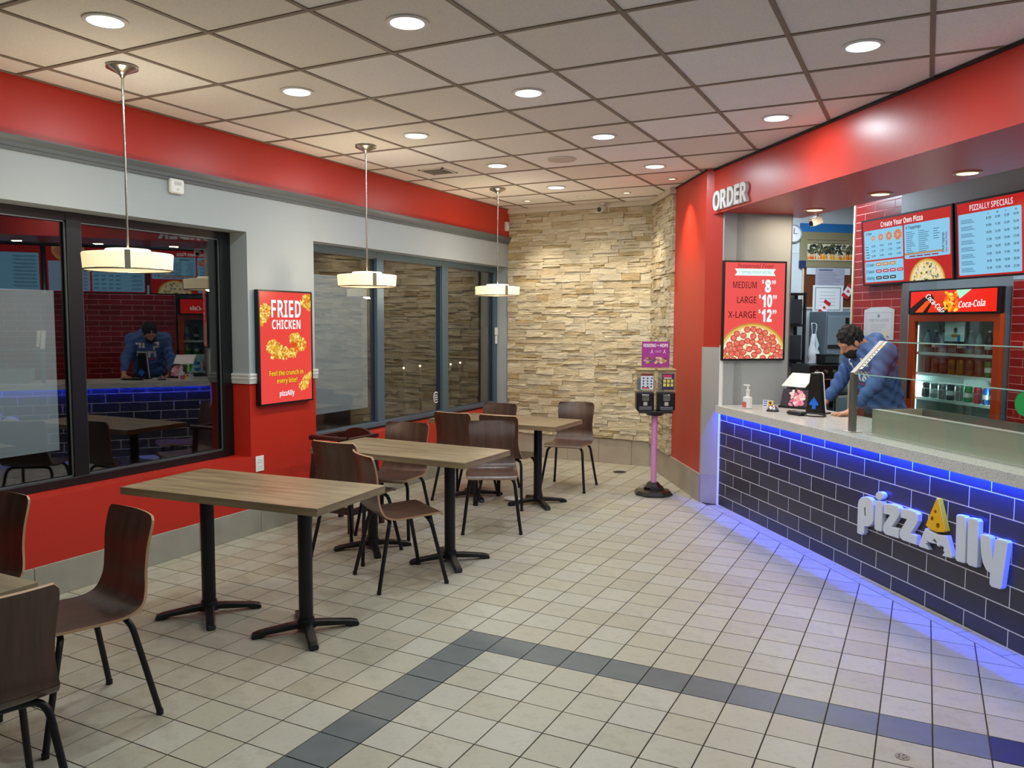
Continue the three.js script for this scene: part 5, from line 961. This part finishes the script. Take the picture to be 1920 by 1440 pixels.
// ================================================================ THE CLERK
function surfaceNet(f, lo, hi, c) {              // smooth closed surface where f = 0
  const n = [0, 1, 2].map((k) => Math.ceil((hi[k] - lo[k]) / c) + 1), [nx, ny, nz] = n, D = new Float32Array(nx * ny * nz), id = (i, j, k) => i + nx * (j + ny * k);
  for (let k = 0; k < nz; k++) for (let j = 0; j < ny; j++) for (let i = 0; i < nx; i++) D[id(i, j, k)] = f(lo[0] + i * c, lo[1] + j * c, lo[2] + k * c);
  const V = new Int32Array(D.length).fill(-1), pos = [], idx = [];
  const E = [[0, 1], [2, 3], [4, 5], [6, 7], [0, 2], [1, 3], [4, 6], [5, 7], [0, 4], [1, 5], [2, 6], [3, 7]];
  for (let k = 0; k < nz - 1; k++) for (let j = 0; j < ny - 1; j++) for (let i = 0; i < nx - 1; i++) {
    const d = []; for (let q = 0; q < 8; q++) d.push(D[id(i + (q & 1), j + ((q >> 1) & 1), k + (q >> 2))]);
    let s = 0; for (const q of d) s += q < 0; if (s === 0 || s === 8) continue;
    let x = 0, y = 0, z = 0, m = 0;
    for (const [a, b] of E) if ((d[a] < 0) !== (d[b] < 0)) { const t = d[a] / (d[a] - d[b]); x += (a & 1) + t * ((b & 1) - (a & 1)); y += ((a >> 1) & 1) + t * (((b >> 1) & 1) - ((a >> 1) & 1)); z += (a >> 2) + t * ((b >> 2) - (a >> 2)); m++; }
    V[id(i, j, k)] = pos.length / 3; pos.push(lo[0] + (i + x / m) * c, lo[1] + (j + y / m) * c, lo[2] + (k + z / m) * c);
  }
  const quad = (a, b, c2, d, flip) => { if (a < 0 || b < 0 || c2 < 0 || d < 0) return; if (flip) idx.push(a, c2, b, a, d, c2); else idx.push(a, b, c2, a, c2, d); };
  for (let k = 1; k < nz - 1; k++) for (let j = 1; j < ny - 1; j++) for (let i = 1; i < nx - 1; i++) {
    const a = D[id(i, j, k)] < 0;
    if (a !== (D[id(i + 1, j, k)] < 0)) quad(V[id(i, j - 1, k - 1)], V[id(i, j, k - 1)], V[id(i, j, k)], V[id(i, j - 1, k)], !a);
    if (a !== (D[id(i, j + 1, k)] < 0)) quad(V[id(i - 1, j, k - 1)], V[id(i, j, k - 1)], V[id(i, j, k)], V[id(i - 1, j, k)], a);
    if (a !== (D[id(i, j, k + 1)] < 0)) quad(V[id(i - 1, j - 1, k)], V[id(i, j - 1, k)], V[id(i, j, k)], V[id(i - 1, j, k)], !a);
  }
  const g = new THREE.BufferGeometry(); g.setAttribute('position', new THREE.Float32BufferAttribute(pos, 3)); g.setIndex(idx); g.computeVertexNormals(); return g;
}
const smin = (a, b, k) => { const h = Math.max(k - Math.abs(a - b), 0) / k; return Math.min(a, b) - h * h * k * 0.25; };
function cap(x, y, z, a, b, ra, rb) {            // tapered capsule
  const bx0 = b[0] - a[0], by = b[1] - a[1], bz = b[2] - a[2], px = x - a[0], py = y - a[1], pz = z - a[2];
  const t = Math.max(0, Math.min(1, (px * bx0 + py * by + pz * bz) / (bx0 * bx0 + by * by + bz * bz)));
  return Math.hypot(px - bx0 * t, py - by * t, pz - bz * t) - (ra + (rb - ra) * t);
}
const ell = (x, y, z, c, r) => { const a = (x - c[0]) / r[0], b = (y - c[1]) / r[1], d = (z - c[2]) / r[2], q = Math.hypot(a, b, d), g = Math.hypot(a / r[0], b / r[1], d / r[2]); return g > 1e-9 ? q * (q - 1) / g : -Math.min(...r); };
{
  const o = thingK('person', 'bearded person in a blue hooded sweatshirt leaning on the counter looking down', 'person', 0.69, 0, 1.12);
  // joints: x to the person's own left, z towards the customers
  const J = { hip: [0, 0.93, -0.01], waist: [0, 1.06, 0.0], chest: [0, 1.27, 0.1], upper: [0, 1.4, 0.13], neck: [-0.005, 1.455, 0.2], head: [-0.02, 1.475, 0.3],
    sh: [[0.185, 1.395, 0.13], [-0.185, 1.395, 0.13]], el: [[0.275, 1.15, 0.27], [-0.265, 1.14, 0.22]], wr: [[0.3, 0.965, 0.475], [-0.25, 0.96, 0.37]] };
  const torso = (x, y, z, e) => {
    let d = ell(x, y, z, [0, 1.0, -0.005], [0.165 + e, 0.16, 0.115 + e]); d = smin(d, ell(x, y, z, [0, 1.16, 0.045], [0.165 + e, 0.16, 0.115 + e]), 0.08);
    d = smin(d, ell(x, y, z, [0, 1.32, 0.105], [0.185 + e, 0.14, 0.12 + e]), 0.08); d = smin(d, cap(x, y, z, J.sh[0], J.sh[1], 0.068 + e, 0.068 + e), 0.07); return d;
  };
  const arms = (x, y, z, e, w) => { let d = 9; for (let s = 0; s < 2; s++) { d = Math.min(d, smin(cap(x, y, z, J.sh[s], J.el[s], 0.056 + e, 0.046 + e), cap(x, y, z, J.el[s], J.wr[s].map((q, k) => J.el[s][k] + (q - J.el[s][k]) * w), 0.045 + e, 0.029 + e * 1.1), 0.03)); } return d; };
  const legs = (x, y, z, e) => { let d = 9; for (const s of [-1, 1]) { d = Math.min(d, smin(cap(x, y, z, [s * 0.09, 0.9, -0.03], [s * 0.1, 0.5, 0.02], 0.088 + e, 0.058 + e), cap(x, y, z, [s * 0.1, 0.5, 0.02], [s * 0.105, 0.09, -0.05], 0.056 + e, 0.038 + e), 0.03)); } return d; };
  // head in its own tilted axes: bowed forward
  const tilt = 0.62, ct = Math.cos(tilt), st = Math.sin(tilt), turn = 0.1, cn = Math.cos(turn), sn = Math.sin(turn);
  const toHead = (x, y, z) => { let a = x - J.head[0], b = y - J.head[1], c = z - J.head[2]; const b2 = b * ct + c * st, c2 = -b * st + c * ct; return [a * cn + c2 * sn, b2, -a * sn + c2 * cn]; };
  const headF = (x, y, z) => {
    const [a, b, c] = toHead(x, y, z); let d = ell(a, b, c, [0, 0.025, -0.012], [0.074, 0.098, 0.092]);
    d = smin(d, ell(a, b, c, [0, -0.05, 0.025], [0.056, 0.062, 0.06]), 0.04);                // jaw
    d = smin(d, cap(a, b, c, [0, 0.012, 0.082], [0, -0.028, 0.104], 0.008, 0.013), 0.014);   // nose
    d = smin(d, cap(a, b, c, [-0.04, 0.026, 0.07], [0.04, 0.026, 0.07], 0.012, 0.012), 0.02); // brow
    d = smin(d, cap(a, b, c, [-0.018, -0.062, 0.078], [0.018, -0.062, 0.078], 0.008, 0.008), 0.008); // lips
    for (const s of [-1, 1]) { d = Math.max(d, -ell(a, b, c, [s * 0.031, 0.004, 0.088], [0.015, 0.009, 0.014])); d = smin(d, ell(a, b, c, [s * 0.031, 0.003, 0.07], [0.012, 0.011, 0.012]), 0.003); d = smin(d, ell(a, b, c, [s * 0.077, -0.005, -0.01], [0.011, 0.032, 0.02]), 0.008); }
    return smin(d, cap(x, y, z, J.neck, [-0.012, 1.44, 0.255], 0.056, 0.052), 0.03);
  };
  const hand = (s) => {
    const w = J.wr[s], dir = s === 0 ? [-0.18, 0, 0.98] : [-0.05, 0, 1], sd = [dir[2], 0, -dir[0]], th = s === 0 ? -1 : 1; // thumb towards the body's middle
    const at = (f, l, y) => [w[0] + dir[0] * f + sd[0] * l, y, w[2] + dir[2] * f + sd[2] * l];
    const y0 = CT + 0.012, parts = [[w, at(0.035, 0, y0 + 0.02), 0.027, 0.022], [at(0.03, 0.022, y0 + 0.014), at(0.085, 0.03, y0 + 0.008), 0.017, 0.014], [at(0.03, -0.022, y0 + 0.014), at(0.085, -0.03, y0 + 0.008), 0.017, 0.014], [at(0.03, 0, y0 + 0.016), at(0.09, 0, y0 + 0.01), 0.018, 0.015]];
    const fingers = [[-0.033, 0.058], [-0.011, 0.072], [0.011, 0.066], [0.033, 0.05]];
    return (x, y, z) => {
      let d = 9; for (const [a, b, ra, rb] of parts) d = d > 8 ? cap(x, y, z, a, b, ra, rb) : smin(d, cap(x, y, z, a, b, ra, rb), 0.018);
      fingers.forEach(([l, L], i) => { const sp = l * 1.0, a = at(0.086, l, y0 + 0.008), m = at(0.086 + L * 0.55, l + sp * 0.35, y0 + 0.006), e = at(0.086 + L, l + sp * 0.6, y0 - 0.002); d = smin(d, Math.min(cap(x, y, z, a, m, 0.0095, 0.0088), cap(x, y, z, m, e, 0.0088, 0.0074)), 0.005); });
      const ta = at(0.04, th * 0.034, y0 + 0.008), tm = at(0.07, th * 0.062, y0 + 0.004), te = at(0.098, th * 0.07, y0); d = smin(d, Math.min(cap(x, y, z, ta, tm, 0.013, 0.0105), cap(x, y, z, tm, te, 0.0105, 0.0085)), 0.008);
      return smin(d, cap(x, y, z, J.el[s].map((q, k) => q + (w[k] - q) * 0.4), w, 0.036, 0.027), 0.012);
    };
  };
  const bodyF = (x, y, z) => { let d = smin(torso(x, y, z, -0.012), arms(x, y, z, -0.008, 1), 0.03); d = smin(d, legs(x, y, z, -0.006), 0.05); return smin(d, cap(x, y, z, [0, 1.38, 0.13], J.neck, 0.075, 0.056), 0.04); };
  const skin = std(0xb9856a, 0.55);
  const body = mesh('body', merge([surfaceNet(bodyF, [-0.42, 0.04, -0.2], [0.42, 1.52, 0.58], 0.014), surfaceNet(headF, [-0.15, 1.33, 0.12], [0.12, 1.64, 0.46], 0.0042), surfaceNet(hand(0), [0.16, CT - 0.01, 0.34], [0.42, 1.08, 0.72], 0.004), surfaceNet(hand(1), [-0.38, CT - 0.01, 0.26], [-0.13, 1.07, 0.62], 0.004)]), skin, o);
  const hoodTex = pic(512, 512, (g, w, h) => { g.fillStyle = '#47679f'; g.fillRect(0, 0, w, h); g.fillStyle = '#eef0f4'; for (const [x, y, w2, h2] of [[150, 140, 62, 18], [150, 158, 20, 30], [150, 186, 62, 18], [192, 200, 20, 30], [300, 150, 24, 56], [334, 150, 24, 56], [366, 150, 30, 18], [180, 240, 24, 70], [214, 240, 50, 20], [240, 262, 24, 48], [276, 240, 24, 70], [312, 240, 24, 70], [346, 240, 44, 20], [346, 272, 44, 18]]) g.fillRect(x, y, w2, h2); g.fillStyle = '#c8607c'; g.fillRect(170, 322, 150, 14); });
  // hooded sweatshirt: torso, sleeves to the wrist, hood folded behind the neck, folds by noise
  const fold = (x, y, z) => 0.007 * Math.sin(46 * y + 18 * x + 9 * Math.sin(13 * z)) * Math.sin(30 * z + 17 * x + 4) + 0.005 * Math.sin(70 * y - 40 * z + 20 * x);
  const hoodieF = (x, y, z) => {
    let d = smin(torso(x, y, z, 0.03), arms(x, y, z, 0.013, 0.74), 0.045);
    d = smin(d, ell(x, y, z, [0, 0.945, -0.01], [0.2, 0.085, 0.155]), 0.03);
    const n = [0.0, 1.468, 0.135], tor = Math.hypot(Math.hypot(x - n[0], z - n[2] - 0.035) - 0.086, (y - n[1] - 0.02) * 0.8 + (z - n[2]) * 0.42) - 0.034; d = smin(d, tor, 0.035);
    d = smin(d, ell(x, y, z, [0, 1.44, 0.06], [0.12, 0.075, 0.07]), 0.05);
    d = Math.max(d, -(Math.hypot(x + 0.008, (z - 0.2)) - 0.066 + Math.max(0, 1.43 - y) * 2));
    return Math.max(d + fold(x, y, z), 0.88 - y);
  };
  const hg = surfaceNet(hoodieF, [-0.4, 0.86, -0.24], [0.42, 1.6, 0.5], 0.009).toNonIndexed(), hp = hg.attributes.position, hn = hg.attributes.normal, huv = new Float32Array(hp.count * 2);
  for (let i = 0; i < hp.count; i += 3) { const front = hn.getZ(i) > 0.25 && hp.getY(i) > 1.05 && Math.abs(hp.getX(i)) < 0.15; for (let k = i; k < i + 3; k++) { huv[2 * k] = front ? 0.5 + hp.getX(k) * 1.7 : 0.02; huv[2 * k + 1] = front ? 0.35 + (hp.getY(k) - 1.13) * 1.6 : 0.02; } }
  hg.setAttribute('uv', new THREE.BufferAttribute(huv, 2));
  const hoodie = mesh('sweatshirt', hg, new THREE.MeshPhysicalMaterial({ color: 0xffffff, map: hoodTex, roughness: 0.9, sheen: 0.2 }), o); hoodie.userData.label = 'blue hooded sweatshirt with white print on the chest';
  mesh('cuff', surfaceNet((x, y, z) => { let d = 9; for (let s = 0; s < 2; s++) { const P = (t) => J.wr[s].map((q, k) => J.el[s][k] + (q - J.el[s][k]) * t); d = Math.min(d, cap(x, y, z, P(0.66), P(0.76), 0.05, 0.046)); } return d; }, [-0.4, 0.92, 0.2], [0.4, 1.14, 0.54], 0.009), std(0x3d5a92, 0.9), hoodie);
  mesh('trousers', surfaceNet((x, y, z) => Math.max(smin(legs(x, y, z, 0.02), ell(x, y, z, [0, 0.93, -0.02], [0.17, 0.1, 0.125]), 0.04), y - 0.96), [-0.26, 0.07, -0.22], [0.26, 1.0, 0.2], 0.014), std(0x1c1e24, 0.8), o);
  for (const s of [-1, 1]) mesh('shoe', surfaceNet((x, y, z) => Math.max(smin(ell(x, y, z, [s * 0.105, 0.04, 0.05], [0.05, 0.055, 0.11]), ell(x, y, z, [s * 0.105, 0.06, -0.06], [0.045, 0.07, 0.06]), 0.04), 0.003 - y), [s * 0.105 - 0.08, -0.01, -0.16], [s * 0.105 + 0.08, 0.16, 0.2], 0.01), M.black, o);
  const curl = (a, b, c) => 0.006 * (Math.sin(150 * a + 40 * b) + Math.sin(140 * b + 60 * c) + Math.sin(145 * c + 50 * a)) / 1.5;
  const hairF = (x, y, z) => { const [a, b, c] = toHead(x, y, z); let d = ell(a, b, c, [0, 0.048, -0.026], [0.092, 0.1, 0.1]) + curl(a, b, c); const face = ell(a, b, c, [0, -0.03, 0.11], [0.085, 0.092, 0.09]); d = Math.max(d, -face); d = Math.max(d, -(b + 0.06 + (c + 0.03) * 0.2)); return d; };
  mesh('hair', surfaceNet(hairF, [-0.16, 1.36, 0.14], [0.12, 1.68, 0.46], 0.0048), std(0x0a0807, 0.8), body);
  const beardF = (x, y, z) => { const [a, b, c] = toHead(x, y, z); let d = ell(a, b, c, [0, -0.058, 0.026], [0.067, 0.068, 0.07]) + curl(a, b, c) * 0.3; d = Math.max(d, -ell(a, b, c, [0, 0.02, 0.09], [0.075, 0.062, 0.07])); d = Math.max(d, -cap(a, b, c, [-0.018, -0.064, 0.1], [0.018, -0.064, 0.1], 0.01, 0.01)); return Math.max(d, -(c + 0.015)); };
  mesh('beard', surfaceNet(beardF, [-0.14, 1.3, 0.2], [0.1, 1.52, 0.46], 0.0042), std(0x14100e, 0.8), body);
}
shade(scene);
renderer.render(scene, camera);
